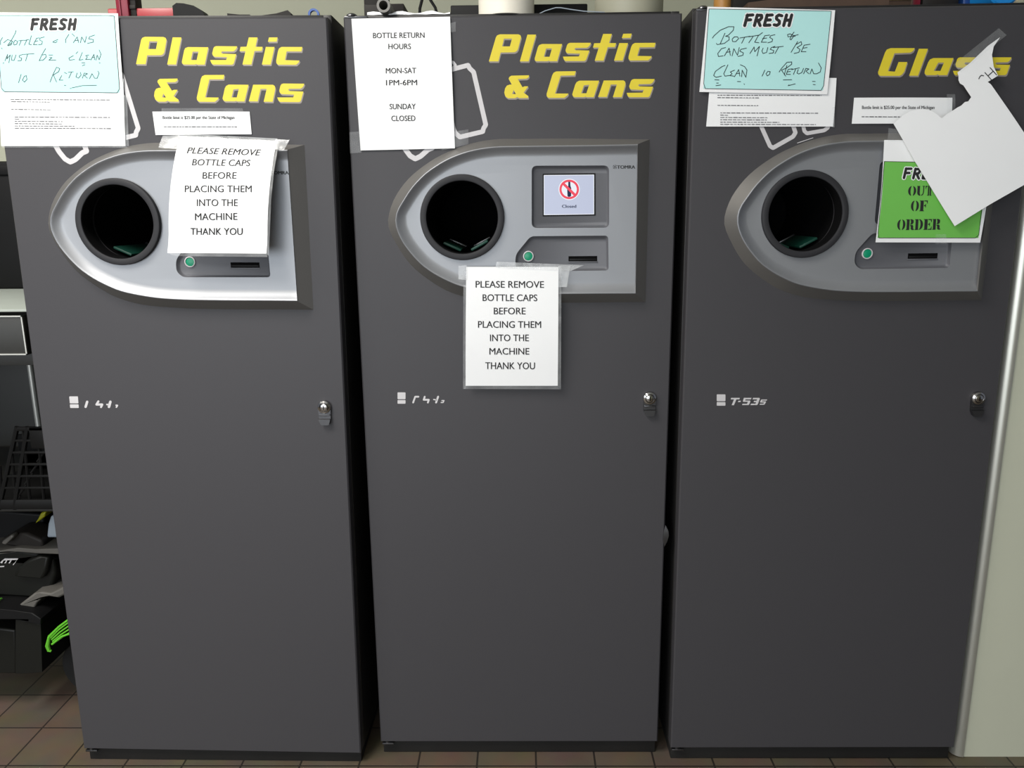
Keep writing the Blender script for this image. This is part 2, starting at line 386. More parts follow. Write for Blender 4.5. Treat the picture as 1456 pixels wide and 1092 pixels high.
# start button, receipt slot
bc = U2(751.3, 364.3, -.010)
mb = MB().lathe([(.0118, 0), (.0118, .003), (.0100, .0036), (.0095, .002)], (bc[0], -.008, bc[1]), (0, -1, 0), 32, 1).lathe([(0, .003), (.006, .0029), (.0092, .002), (.0095, 0)], (bc[0], -.008, bc[1]), (0, -1, 0), 32, 0)
store('start_button', mb, [M['button'], M['white']])
a = U2(808.3, 364.3, -.008); b = U2(849, 371.4, -.008)
mb = MB().box((a[0], -.0084, b[1]), (b[0], -.0078, a[1]), 0, 0).box((a[0]-.001, -.0098, b[1]-.0028), (b[0]+.001, -.008, b[1]), .0005, 1).box((a[0]+.002, -.0092, b[1]+.0015), (b[0]-.002, -.0084, b[1]+.006), .0004, 2)
store('receipt_slot', mb, [M['void'], M['pocket'], M['black']])
# maker's mark on the panel
D = Decal(2, DF-.0004)
D.text('TOMRA', 890.3, 239.8, 25.5, 4.6, bold=.3)
cx, cy = 874.3, 237.2
for k in range(4):
    D.stroke(circle(cx, cy, 2.6, 5, k*PI/2+.25, k*PI/2+1.3), .7, 0)
D.stroke([(cx-1.5, cy), (cx+1.5, cy)], .7).stroke([(cx, cy-1.5), (cx, cy+1.5)], .7)
store('maker_mark', D.mb, M['ink'], smooth=0, recalc=False)
# intake ring and chamber with belts
mb = MB().lathe([(RINGI, .02), (RINGI, -.0235), (RINGI+.001, -.0253), (RINGI+.003, -.026), (RINGR-.003, -.026), (RINGR-.001, -.0252), (RINGR, -.023), (RINGR, -.0145)], (RINGC[0], 0, RINGC[1]), (0, 1, 0), 72)
mb.m = [1 if max(math.hypot(mb.v[k][0]-RINGC[0], mb.v[k][2]-RINGC[1]) for k in f) < RINGI+.0005 else 0 for f in mb.f]
store('intake_ring', mb, [M['ring'], M['void']])
mb = MB().lathe([(0, .36), (RINGI+.004, .36), (RINGI+.004, .034)], (RINGC[0], 0, RINGC[1]), (0, 1, 0), 48)
store('intake_chamber', mb, M['void'])
for key, ang in (('belt_a', -28), ('belt_b', 24)):
    mx = Matrix.Translation((RINGC[0], 0, RINGC[1])) @ Matrix.Rotation(math.radians(ang), 4, 'Y')
    mb = MB(); mb.box((-.022, .04, -RINGI+.004), (.022, .19, -RINGI+.010), .002, 0, mx)
    mb.box((-.023, .19, -RINGI+.005), (.023, .196, -RINGI+.013), .001, 1, mx)
    store(key, mb, [M['belt'], M['steel']])
# lock: round barrel, key core and a lever below
lk = U2(923.8, 566.3, -.006)
mb = MB().lathe([(.0155, 0), (.0155, .006), (.0145, .0085), (.0105, .0105), (.010, .009)], (lk[0], 0, lk[1]), (0, -1, 0), 40, 0)
mb.lathe([(0, .0125), (.006, .0125), (.0085, .0115), (.0098, .0085)], (lk[0], 0, lk[1]), (0, -1, 0), 32, 0)
mb.box((lk[0]-.001, -.0130, lk[1]-.005), (lk[0]+.001, -.0122, lk[1]+.005), 0, 1)
store('door_lock', mb, [M['chrome'], M['void']])
mb = MB().prism([rounded([(lk[0]-.0145, lk[1]-.004), (lk[0]+.0145, lk[1]-.004), (lk[0]+.0135, lk[1]-.030), (lk[0]+.010, lk[1]-.042), (lk[0]-.008, lk[1]-.042), (lk[0]-.0135, lk[1]-.030)], .003)],
                lambda x, z: (x, -.006-(.006 if z < lk[1]-.028 else 0), z), lambda x, z: (x, -.0005, z), 0)
mb.box((lk[0]-.013, -.0105, lk[1]-.0200), (lk[0]+.013, -.0045, lk[1]-.0165), .0008, 0)
store('lever', mb, M['steel'])
# top hinge: plate on the top left corner with a domed screw
mb = MB().box((.002, .004, VT+.0005), (.052, .060, VT+.004), .0008).lathe([(.012, 0), (.0115, .003), (.007, .006), (0, .007)], (.017, .012, VT+.004), (0, 0, 1), 20)
store('top_hinge', mb, M['steel'])
mb = MB().box((.004, .001, VB-.009), (.034, .015, VB-.004), .001).lathe([(.006, 0), (.006, .0045), (0, .006)], (.017, .008, VB-.004), (0, 0, 1), 16)
store('bottom_hinge', mb, M['steel'])

# yellow lettering: letter outlines in the crop they were measured in
def crop(ox, oy, s, pts): return [(ox+x/s, oy+y/s) for x, y in pts]
A = lambda p: crop(690, 40, 9.929, p)
B = lambda p: crop(800, 40, 9.929, p)
SS = [(105, 208), (400, 208), (385, 240), (365, 264), (340, 278), (180, 281), (168, 298), (180, 312), (378, 317), (335, 438), (325, 455), (305, 465), (38, 465), (18, 445), (4, 403), (228, 400), (246, 362), (70, 356), (48, 340), (40, 310), (62, 240), (78, 218)]
LET = [
    (A, [[(50, 470), (150, 130), (168, 103), (205, 88), (468, 88), (497, 102), (506, 130), (462, 300), (442, 328), (412, 342), (217, 345), (185, 470)], [(265, 150), (378, 150), (347, 258), (238, 258)]]),
    (A, [[(595, 92), (718, 92), (612, 470), (488, 470)]]),
    (A, [[(1085, 225), (1015, 468), (905, 468), (898, 458), (880, 468), (720, 468), (700, 455), (697, 430), (742, 272), (760, 240), (800, 225)], [(860, 288), (942, 288), (907, 405), (826, 405)]]),
    (B, [SS]),
    (B, [[(572, 82), (695, 82), (655, 212), (755, 212), (738, 268), (637, 270), (578, 460), (452, 460), (510, 275), (428, 275), (445, 215), (530, 212)]]),
    (B, [[(855, 80), (975, 78), (958, 138), (835, 140)]]), (B, [[(800, 212), (922, 212), (848, 458), (725, 458)]]),
    (B, [[(1312, 208), (1295, 270), (1087, 272), (1053, 393), (1258, 397), (1240, 428), (1205, 457), (950, 458), (930, 435), (930, 400), (966, 268), (985, 230), (1020, 210)]]),
    (A, [[(340, 690), (368, 672), (618, 666), (612, 695), (582, 715), (460, 720), (525, 835), (555, 822), (606, 822), (590, 845), (542, 912), (608, 960), (605, 988), (475, 988), (455, 974), (422, 990), (320, 990), (282, 962), (268, 910), (280, 850), (305, 812), (345, 797), (374, 797), (330, 715)], [(402, 875), (378, 930), (434, 932)]]),
    (A, [[(1278, 608), (1262, 668), (1064, 672), (985, 924), (1175, 924), (1158, 952), (1115, 985), (892, 985), (868, 962), (865, 930), (945, 665), (965, 630), (1002, 612)]]),
    (B, [[(515, 742), (440, 975), (333, 975), (325, 965), (308, 975), (168, 975), (145, 962), (135, 935), (178, 795), (198, 762), (235, 742)], [(300, 808), (375, 800), (335, 920), (262, 920)]]),
    (B, [[(580, 740), (858, 738), (882, 755), (886, 795), (835, 975), (708, 975), (765, 797), (680, 797), (625, 972), (500, 972)]]),
    (B, [[(x+899, y+511) for x, y in SS]]),
]
GL = lambda p: crop(1235, 50, 6.588, p)
LETG = [
    (GL, [[(432, 122), (415, 150), (388, 165), (242, 170), (180, 338), (245, 342), (280, 252), (362, 252), (335, 340), (312, 370), (288, 382), (108, 382), (90, 368), (88, 345), (152, 165), (170, 135), (205, 122)]]),
    (GL, [[(470, 128), (555, 128), (462, 380), (378, 380)]]),
    (GL, [[(795, 215), (735, 375), (655, 375), (648, 366), (635, 375), (540, 375), (524, 360), (525, 335), (558, 252), (575, 228), (605, 215)], [(652, 258), (705, 258), (672, 335), (610, 335)]]),
    (GL, [[(x*.65+787, y*.65+72.8) for x, y in SS]]), (GL, [[(x*.65+1078, y*.65+72.8) for x, y in SS]]),
]
def lettering(key, i, lets):
    D = Decal(i, -.0004)
    for fn, loops in lets:
        L = [fn(l) for l in loops]; L = [L[0]]+[h[::-1] for h in L[1:]]
        D.poly([[(x+1.0, y+2.1) for x, y in l] for l in L], 1, 0.)
        D.poly([[(x+.5, y+1.1) for x, y in l] for l in L], 1, .0002)
        D.poly(L, 0, .0005)
    store(key, D.mb, [M['yellow'], M['shadow']], smooth=0, recalc=False)
lettering('plastic_cans', 2, LET); lettering('glass', 3, LETG)
S1 = lambda p: crop(480, 0, 4.746, p)
D = Decal(2, -.0004)
can = S1([(690, 490), (880, 440), (892, 462), (918, 486), (1000, 842), (984, 868), (980, 888), (825, 925), (795, 898), (782, 870)])
D.stroke(can, 6.6, 0, True); D.stroke(S1([(740, 415), (780, 420), (795, 440), (776, 462)]), 4, 0)
D.stroke(S1([(330, 760), (455, 1005), (490, 1052), (524, 1072), (560, 1055), (610, 1010), (640, 998), (560, 720), (420, 700)]), 7.2, 0, True)
store('can_outline', D.mb, M['white'], smooth=0, recalc=False)
S3 = lambda p: crop(960, 0, 4.746, p)
D = Decal(3, -.0004)
D.stroke(S3([(560, 800), (592, 878), (640, 985), (660, 998), (795, 922), (812, 895), (790, 830)]), 6.0, 0)
D.stroke(S3([(860, 830), (872, 885), (890, 900), (1005, 880), (1030, 862), (1040, 820)]), 5.4, 0); D.stroke(S3([(825, 965), (930, 930)]), .9, 0)
store('bottle_outline', D.mb, M['white'], smooth=0, recalc=False)
# model badges: whole on the right machine, worn on the two others
def square(D, fn):
    D.poly([rounded(fn([(0, 0), (1, 0), (1, .60), (0, .60)]), 1.0)], 0); D.poly([rounded(fn([(.0, .68), (1, .68), (1, 1), (0, 1)]), 1.0)], 0)
D = Decal(3, -.0004); K3 = lambda p: crop(1000, 540, 12.13, p)
square(D, lambda p: [(1000+(232+x*150)/12.13, 540+(252+y*195)/12.13) for x, y in p])
for l in ([(480, 312), (630, 312), (622, 338), (572, 338), (528, 438), (488, 438), (530, 338), (474, 338)], [(605, 362), (650, 362), (640, 384), (597, 384)],
          [(700, 312), (832, 312), (822, 338), (728, 338), (722, 358), (808, 358), (812, 375), (792, 425), (778, 436), (668, 436), (676, 414), (755, 414), (768, 380), (690, 380), (682, 368)],
          [(860, 312), (970, 312), (975, 330), (938, 425), (922, 436), (812, 436), (822, 412), (900, 412), (910, 386), (868, 386), (876, 362), (918, 362), (928, 338), (850, 338)],
          [(1000, 340), (1102, 340), (1094, 358), (1018, 358), (1012, 372), (1080, 372), (1080, 385), (1062, 420), (1048, 430), (970, 430), (978, 412), (1036, 412), (1045, 392), (985, 392), (978, 380)]):
    D.poly([K3(l)], 0)
store('badge_whole', D.mb, M['white'], smooth=0, recalc=False)
D = Decal(2, -.0004); K2 = lambda p: crop(550, 550, 14.56, p)
square(D, lambda p: [(550+(222+x*165)/14.56, 550+(115+y*235)/14.56) for x, y in p])
for l, w in (([(545, 325), (588, 205), (655, 205)], 36), ([(785, 205), (765, 268), (870, 268), (850, 325)], 38), ([(1062, 205), (1020, 325)], 40), ([(970, 262), (1040, 275)], 24), ([(1140, 285), (1185, 285), (1165, 325), (1125, 325)], 22)):
    D.stroke(K2(l), w/14.56, 0)
store('badge_worn', D.mb, M['white'], smooth=0, recalc=False)
D = Decal(1, -.0004); K1 = lambda p: crop(80, 540, 9.1, p)
square(D, lambda p: [(80+(168+x*112+y*12)/9.1, 540+(215+y*150)/9.1) for x, y in p])
for l, w in (([(400, 285), (380, 350)], 32), ([(545, 280), (520, 320), (595, 320), (580, 352)], 28), ([(700, 285), (682, 350)], 34), ([(655, 320), (685, 322)], 20), ([(775, 330), (792, 332), (778, 355)], 20)):
    D.stroke(K1(l), w/9.1, 0)
store('badge_scraped', D.mb, M['white'], smooth=0, recalc=False)

# ------------------------------------------------------------------ the three machines
LAB = {1: 'dark grey return machine at the left, yellow Plastic & Cans, caps notice over its display',
       2: 'dark grey return machine in the middle, yellow Plastic & Cans and a lit Closed screen',
       3: 'dark grey return machine at the right with yellow Glass lettering and green out-of-order notice'}
MACH = {}
for i in (2, 1, 3):
    r = MACH[i] = empty('bottle_return_machine', LAB[i], 'bottle return machine', MAT[i], 'bottle return machines')
    cab = link('cabinet', ME['cabinet'], r); link('shade_plinth', ME['shade_plinth'], r)
    dr = link('door', ME['door'], r)
    link('lettering', ME['glass' if i == 3 else 'plastic_cans'], dr)
    link('bottle_outline' if i == 3 else 'can_outline', ME['bottle_outline' if i == 3 else 'can_outline'], dr)
    bd = link('model_badge', ME[{1: 'badge_scraped', 2: 'badge_worn', 3: 'badge_whole'}[i]], dr)
    tag(bd, {1: 'scraped white badge, only flecks left', 2: 'worn white badge', 3: 'white T-53s badge'}[i])
    pn = link('control_panel', ME['control_panel'], r)
    link('display_recess', ME['display_recess'], pn); link('button_recess', ME['button_recess'], pn)
    ds = link('display', ME['lit_display' if i == 2 else 'dark_display'], pn)
    if i == 2: tag(ds, 'lit screen with a crossed-out bottle and the word Closed')
    tag(link('start_button', ME['start_button'], pn), 'round green button with a white rim')
    link('receipt_slot', ME['receipt_slot'], pn); link('maker_mark', ME['maker_mark'], pn)
    link('intake_ring', ME['intake_ring'], r)
    ch = link('intake_chamber', ME['intake_chamber'], r)
    for k in ('belt_a', 'belt_b'): tag(link('conveyor_belt', ME[k], ch), 'green belt inside the opening')
    lo = link('door_lock', ME['door_lock'], r); link('lever', ME['lever'], lo)
    link('top_hinge', ME['top_hinge'], r); link('bottom_hinge', ME['bottom_hinge'], r)
# a curled scrap of grey film in the gap at the middle machine's right edge
mb = MB()
pts = [(-.002, 0), (.001, .022), (.004, .034), (.011, .020), (.0125, .008), (.009, -.008), (.003, -.022)]
o = uv(2, 945, 765, .0)
mb.prism([[(DW-.004+x, o[1]+z) for x, z in pts]], lambda x, z: (x, -.002-abs(x-DW)*.3, z), lambda x, z: (x, -.0008, z))
mb.build('film_scrap', M['steel'], MACH[2])

# ------------------------------------------------------------------ papers
class Sheet:
    """a sheet of paper on machine i; corners TL TR BR BL in pixels with a depth each; bulge pushes it out of the plane"""
    def __init__(s, i, cor, dep, bulge=None, th=.0005):
        s.i = i; s.th = th; s.bulge = bulge or (lambda a, b: 0.)
        if not isinstance(dep, (list, tuple)): dep = [dep]*4
        s.c = [Vector((uv(i, x, y, d)[0], d, uv(i, x, y, d)[1])) for (x, y), d in zip(cor, dep)]
    def m(s, a, b, e=0.):
        p = (s.c[0]*(1-a)+s.c[1]*a)*(1-b)+(s.c[3]*(1-a)+s.c[2]*a)*b
        return Vector((p.x, p.y-s.bulge(a, b)-e, p.z))
    def st(s, px, py):
        a = b = .5; W = MAT[s.i]
        for _ in range(5):
            x, y = proj(W @ s.m(a, b)); xa, ya = proj(W @ s.m(a+.01, b)); xb, yb = proj(W @ s.m(a, b+.01))
            A_, B_, C_, D_ = (xa-x)/.01, (xb-x)/.01, (ya-y)/.01, (yb-y)/.01; det = A_*D_-B_*C_
            ex, ey = px-x, py-y; a += (D_*ex-B_*ey)/det; b += (-C_*ex+A_*ey)/det
        return a, b
    def grid(s, mb, quad=None, e=0., n=12, k=12, mi=0):         # part of the sheet as a grid
        q = [(0, 0), (1, 0), (1, 1), (0, 1)] if quad is None else [s.st(*p) for p in quad]
        vs = []
        for jj in range(k+1):
            for ii in range(n+1):
                x, y = ii/n, jj/k
                st = [(q[0][h]*(1-x)+q[1][h]*x)*(1-y)+(q[3][h]*(1-x)+q[2][h]*x)*y for h in (0, 1)]
                vs.append(s.m(*st, e))
        mb.add(vs, [(jj*(n+1)+ii, jj*(n+1)+ii+1, (jj+1)*(n+1)+ii+1, (jj+1)*(n+1)+ii) for jj in range(k) for ii in range(n)], mi)
        return mb
    def paper(s, name, m, label, cat, group=None, n=12, k=12):
        mb = MB(); s.grid(mb, None, 0., n, k); s.grid(mb, None, -s.th, n, k)
        N = (n+1)*(k+1); R = [ii for ii in range(n+1)]+[jj*(n+1)+n for jj in range(1, k+1)]+[k*(n+1)+ii for ii in range(n-1, -1, -1)]+[jj*(n+1) for jj in range(k-1, 0, -1)]
        off = len(mb.v)-2*N
        mb.f += [(off+R[q], off+R[(q+1) % len(R)], off+N+R[(q+1) % len(R)], off+N+R[q]) for q in range(len(R))]; mb.m += [0]*len(R)
        s.o = s.m(.5, .5)
        ob = mb.build(name, m, None, s.o, MAT[s.i], 60); tag(ob, label, cat, group); s.ob = ob; return ob
    def part(s, name, mb, m, smooth=0, label=None):
        ob = mb.build(name, m, None, s.o, None, smooth, recalc=False); ob.parent = s.ob; ob.matrix_basis = Matrix(); tag(ob, label); return ob
    def poly(s, mb, pts, mi=0, e=.0006):
        st = [s.st(*p) for p in pts]; return mb.fill([st], lambda a, b: s.m(a, b, e), mi)
    def strokes(s, mb, paths, w, mi=0, e=.0006, closed=False, cap=True):
        for path in paths:
            for k, q in enumerate(ribbon(path, w, closed, cap)): mb.add([s.m(*s.st(x, y), e+(k % 16)*1.2e-5) for x, y in q], [tuple(range(len(q)))], mi)
        return mb
    def text(s, mb, *a, mi=0, e=.0006, **k):
        w = k.pop('bold', 0.); v, f = text_px(*a, **k)
        for j, o in enumerate((-w, w) if w else (0.,)): mb.add([s.m(*s.st(x+o, y), e+j*2e-5) for x, y in v], f, mi)
        return mb
    def fine(s, mb, x0, x1, y, dy=0., w=1.0, mi=0, e=.0006):     # a line of print too small to read: word-long dashes
        x = x0
        while x < x1:
            l = random.uniform(2.5, 7.5); l = min(l, x1-x)
            yy = y+dy*(x-x0)/(x1-x0)
            s.strokes(mb, [[(x, yy), (x+l, yy+dy*l/(x1-x0))]], w*random.uniform(.75, 1.1), mi, e, cap=False); x += l+1.1
        return mb
    def film(s, name, quads, m, e=.001):                          # strips of clear tape or the margin of a sleeve
        for q in quads: s.part(name, s.grid(MB(), q, e, 6, 4), m, 60)

# letters of the store's heading, drawn as brush strokes in a unit box (x right, y down)
HEAD = {'F': [[(.1, 0), (.0, 1)], [(.1, .03), (.9, 0)], [(.06, .48), (.72, .45)]], 'R': [[(.12, 0), (.0, 1)], [(.12, .03), (.75, .03), (.85, .25), (.65, .48), (.1, .52)], [(.4, .52), (.85, 1.0)]],
        'E': [[(.14, 0), (.02, .97)], [(.14, .03), (.9, .0)], [(.08, .48), (.75, .46)], [(.02, .97), (.85, .95)]],
        'S': [[(.9, .08), (.45, .0), (.15, .15), (.2, .38), (.7, .58), (.75, .82), (.45, .98), (.02, .92)]], 'H': [[(.14, 0), (.02, 1)], [(.9, 0), (.8, 1)], [(.08, .5), (.86, .48)]]}
def heading(s, mb, word, x0, x1, y0, y1, w, shear, white=1, blk=0, sl=0.):
    n = len(word); cw = (x1-x0)/n
    for pas in (0, 1):
        for k, ch in enumerate(word):
            P = []
            for path in HEAD[ch]:
                P.append([(x0+k*cw+(x*.70+.08)*cw+shear*(.5-y)*(y1-y0), y0+y*(y1-y0)+sl*(k+x)*cw) for x, y in path])
            s.strokes(mb, P, w*(1.72 if pas == 0 else 1), white if pas == 0 else blk, .0008 if pas == 0 else .0011)

# small helpers for the notices
def caps_notice(i, cor, dep, bulge, lines, label, sleeve, films):
    s = Sheet(i, cor, dep, bulge); s.paper('caps_notice', M['paper'], label, 'notice', 'laminated bottle-cap notices')
    mb = MB()
    for (t, cx, base, w, cap, sh, rot) in lines: s.text(mb, t, cx, base, w, cap, shear=sh, rot=rot, bold=.14)
    s.part('printed_text', mb, M['ink'])
    s.film('laminate_margin', sleeve, M['sleeve'], .0003)
    s.film('clear_tape', films, M['foil'], .002)
    return s
T = ['PLEASE REMOVE', 'BOTTLE CAPS', 'BEFORE', 'PLACING THEM', 'INTO THE', 'MACHINE', 'THANK YOU']
caps_notice(1, [(255.5, 193.5), (393.5, 201), (378.5, 360.5), (238, 359.5)], [-.0284, -.0284, -.078, -.074], lambda a, b: .018*max(0., math.sin(PI*max(0., min(1., b*1.15))))**.8,
            [(T[0], 317, 219.5, 103, 8.6, .35, .03), (T[1], 314, 235.6, 82, 9.0, .18, .015), (T[2], 312, 254, 48, 9.2, .06, 0), (T[3], 310.3, 273.2, 95, 9.6, .02, 0), (T[4], 309, 293, 58, 9.8, 0, 0), (T[5], 307.5, 312.8, 60, 9.8, 0, -.01), (T[6], 308, 334, 74, 9.8, 0, 0)],
            'laminated caps notice hanging over the left machine\'s panel, covering its display', [[(238, 359.5), (379, 360.5), (380.5, 365.5), (250, 364)], [(393.5, 201), (396.5, 203), (382, 364), (378.5, 360.5)]],
            [[(232, 193), (256, 192), (252, 212), (226, 210)], [(392, 198), (412, 199), (404, 214), (390, 212)], [(252, 190), (395, 197), (393.5, 202), (255, 195)]])
caps_notice(2, [(663, 379.5), (794, 379.5), (793, 548.5), (662, 548.5)], [-.0315, -.0315, -.020, -.018], lambda a, b: .006*math.sin(PI*b),
            [(T[0], 724.8, 409, 97, 9.4, 0, .004), (T[1], 725, 428, 77.5, 9.4, 0, .004), (T[2], 724.7, 446.8, 45, 9.4, 0, 0), (T[3], 724.5, 466, 89.5, 9.4, 0, .003), (T[4], 724.3, 485, 55, 9.4, 0, 0), (T[5], 724.2, 504, 56.5, 9.2, 0, 0), (T[6], 725.3, 524.8, 70.5, 9.6, 0, .004)],
            'laminated caps notice taped below the lit screen of the middle machine, hanging free', [[(659, 405), (663, 405), (662, 553), (658.5, 553)], [(794, 379.5), (798, 380), (797.5, 553.5), (793, 548.5)], [(662, 548.5), (793, 548.5), (797, 553.5), (659, 553)]],
            [[(652, 378), (664, 377), (664, 398), (652, 397)], [(794, 378), (811, 376), (806, 408), (794, 408)], [(706, 372), (830, 377), (812, 385), (705, 380)]])
# opening-hours sheet
s = Sheet(2, [(500, 27), (640, 24), (647, 211), (513, 214)], -.0015, lambda a, b: .004*math.sin(PI*b)*(.3+a*.7)+.0022)
s.paper('hours_sheet', M['paper'], 'white opening-hours sheet taped to the upper left of the middle machine', 'notice')
mb = MB()
for t, cx, base, w in (('BOTTLE RETURN', 567, 54, 73), ('HOURS', 568.3, 69.8, 32), ('MON-SAT', 570.2, 104.2, 43), ('1PM-6PM', 571, 121.2, 44), ('SUNDAY', 572.5, 155.2, 37), ('CLOSED', 573.6, 172, 34)): s.text(mb, t, cx, base, w, 7.6, rot=-.008, bold=.14)
s.part('printed_text', mb, M['ink'])
s.film('clear_tape', [[(497, 188), (512, 187), (514, 217), (498, 218)], [(640, 33), (648, 31), (648, 45), (641, 46)], [(628, 190), (666, 184), (666, 205), (628, 214)]], M['tape'], .0008)

# tape-backed small print notes
def limit_note(i, cor, label, tx, ty, w, cap, fine, tape):
    s = Sheet(i, cor, -.0012, lambda a, b: .0025*math.sin(PI*a)+.0008); s.paper('limit_note', M['paper'], label, 'notice', 'bottle-limit notes')
    mb = MB(); s.text(mb, 'Bottle limit is $25.00 per the State of Michigan', tx, ty, w, cap, bold=.1); s.fine(mb, *fine, .3, 1.1)
    s.part('printed_text', mb, M['ink']); s.film('clear_tape', [tape], M['tape'], .0009); return s
limit_note(1, [(216.9, 158.8), (355, 158.8), (358, 191), (221.5, 192)], 'small white bottle-limit note under yellow Cans on the left machine', 282.5, 169.2, 102, 4.4, (233, 337, 180.2), [(230, 154), (345, 154), (347, 162), (230, 162)])
limit_note(3, [(1214.3, 139), (1354, 139), (1353, 176), (1211, 176)], 'small white bottle-limit note under yellow Glass, half behind the torn sheet', 1277, 155, 103, 4.6, (1225, 1300, 166), [(1346, 134), (1358, 134), (1358, 162), (1346, 162)])

# the two pale blue hand-written signs and the white sheets below them
HW1 = [[(20, 210), (5, 235), (5, 265)], [(12, 290), (18, 298)], [(30, 250), (60, 225), (100, 240), (65, 275)], [(125, 155), (120, 175), (90, 230), (60, 270)], [(60, 270), (85, 268), (95, 255)],
       [(120, 230), (105, 250), (110, 268), (130, 262), (138, 240), (120, 230)], [(145, 235), (185, 230)], [(165, 235), (150, 270)], [(190, 232), (225, 225)], [(208, 230), (190, 270)], [(245, 195), (225, 262), (245, 265)],
       [(285, 215), (260, 265), (290, 265)], [(270, 240), (295, 235)], [(285, 215), (305, 212)], [(345, 205), (310, 215), (310, 230), (330, 240), (325, 262), (300, 265)], [(450, 225), (425, 235), (410, 245), (430, 250), (445, 240)],
       [(535, 185), (510, 225), (510, 250)], [(560, 180), (580, 200)], [(570, 250), (600, 205), (610, 248)], [(580, 235), (610, 230)], [(625, 250), (635, 205), (660, 248), (672, 200)], [(735, 190), (695, 205), (690, 220), (725, 225), (725, 245), (680, 255)],
       [(25, 410), (30, 405)], [(40, 390), (60, 340), (55, 375), (80, 345), (70, 405)], [(95, 345), (90, 385), (110, 388), (125, 345)], [(180, 340), (150, 350), (150, 362), (170, 370), (165, 388), (140, 390)], [(185, 340), (265, 335)], [(215, 340), (200, 390)],
       [(355, 295), (325, 345), (305, 390)], [(330, 345), (355, 340), (360, 360), (335, 385), (305, 388)], [(380, 345), (410, 345)], [(385, 365), (405, 365), (380, 385), (435, 385)],
       [(605, 320), (590, 335)], [(570, 350), (535, 370), (540, 385), (580, 380)], [(640, 325), (615, 385), (645, 380)], [(690, 345), (665, 350), (680, 360), (665, 380), (700, 378)], [(705, 385), (730, 340), (735, 382)], [(715, 365), (735, 362)], [(745, 385), (755, 345), (770, 382), (785, 340), (770, 305)],
       [(635, 405), (660, 407)], [(640, 428), (660, 420)], [(770, 405), (778, 407)], [(165, 495), (145, 560)], [(190, 510), (175, 540), (190, 555), (210, 535), (205, 505), (190, 510)],
       [(440, 440), (410, 500), (390, 555)], [(440, 440), (465, 450), (455, 475), (415, 500), (440, 555)], [(480, 505), (460, 540), (490, 540)], [(500, 480), (520, 490)], [(530, 480), (570, 475)], [(555, 480), (535, 525)],
       [(600, 485), (590, 515), (610, 525), (630, 500), (625, 480)], [(640, 525), (655, 485), (680, 490), (655, 505), (680, 525)], [(695, 530), (715, 490), (735, 525), (755, 525), (770, 485), (760, 470)], [(500, 580), (512, 582)], [(545, 605), (555, 605)], [(560, 600), (640, 583), (750, 580)]]
HW3 = [[(135, 290), (150, 270), (200, 225), (270, 195), (315, 195), (310, 225), (270, 265), (245, 275)], [(240, 250), (200, 340)], [(245, 275), (275, 280), (275, 305), (235, 335), (175, 345), (168, 335)],
       [(320, 280), (300, 300), (305, 320), (330, 320), (355, 295), (345, 280), (320, 280)], [(365, 290), (450, 275)], [(405, 285), (380, 335)], [(440, 280), (530, 265)], [(475, 280), (440, 330)], [(555, 245), (520, 270), (490, 325), (525, 330)],
       [(575, 270), (545, 325), (590, 325)], [(555, 295), (590, 290)], [(580, 270), (615, 265)], [(660, 262), (625, 270), (615, 285), (640, 300), (635, 320), (600, 330)], [(855, 262), (820, 270), (795, 305), (785, 300), (800, 265), (820, 240)], [(820, 270), (785, 255), (765, 262), (770, 280), (800, 275), (830, 275)],
       [(245, 370), (210, 380), (180, 420), (185, 445), (225, 440)], [(235, 440), (275, 375), (285, 435)], [(250, 410), (285, 405)], [(300, 440), (315, 380), (345, 435), (360, 370)], [(420, 375), (375, 385), (365, 400), (395, 415), (390, 435), (350, 445)],
       [(450, 420), (485, 365), (490, 405), (530, 360), (510, 440)], [(560, 375), (550, 400), (560, 420), (590, 410), (600, 370)], [(660, 360), (630, 370), (620, 385), (650, 395), (645, 415), (610, 420)], [(645, 370), (730, 360)], [(690, 368), (660, 420)],
       [(850, 320), (795, 410)], [(835, 345), (880, 320), (885, 345), (845, 370), (870, 385), (860, 410), (820, 420)], [(905, 350), (880, 405), (920, 405)], [(895, 375), (930, 370)], [(905, 350), (955, 342)],
       [(240, 520), (215, 530), (160, 570), (145, 605), (165, 620), (210, 610)], [(265, 515), (230, 590), (240, 610), (275, 605)], [(320, 560), (285, 575), (300, 590), (280, 605), (315, 610)], [(320, 615), (355, 555), (365, 610)], [(335, 590), (365, 585)], [(380, 615), (385, 560), (415, 620), (425, 560), (405, 530), (370, 515)],
       [(155, 640), (190, 642)], [(170, 668), (185, 668)], [(165, 690), (205, 684)], [(345, 655), (372, 656)], [(400, 675), (404, 680)], [(575, 560), (552, 610)], [(600, 570), (585, 590), (595, 608), (615, 595), (620, 572), (600, 570)],
       [(695, 575), (715, 545), (760, 495), (800, 490), (800, 510), (760, 540), (715, 560), (750, 610)], [(760, 520), (738, 600)], [(770, 555), (755, 595), (790, 595)], [(760, 575), (790, 570)], [(772, 553), (805, 548)], [(800, 555), (865, 540)], [(835, 548), (815, 595)], [(855, 555), (845, 585), (860, 592), (885, 580), (900, 545)],
       [(900, 590), (920, 545), (945, 550), (920, 568), (945, 590)], [(955, 590), (970, 550), (985, 590), (1010, 590), (1040, 575), (1048, 540), (1025, 500)], [(730, 642), (800, 640)], [(770, 690), (830, 675)], [(775, 684), (785, 688)], [(975, 655), (998, 655)], [(980, 680), (998, 682)]]
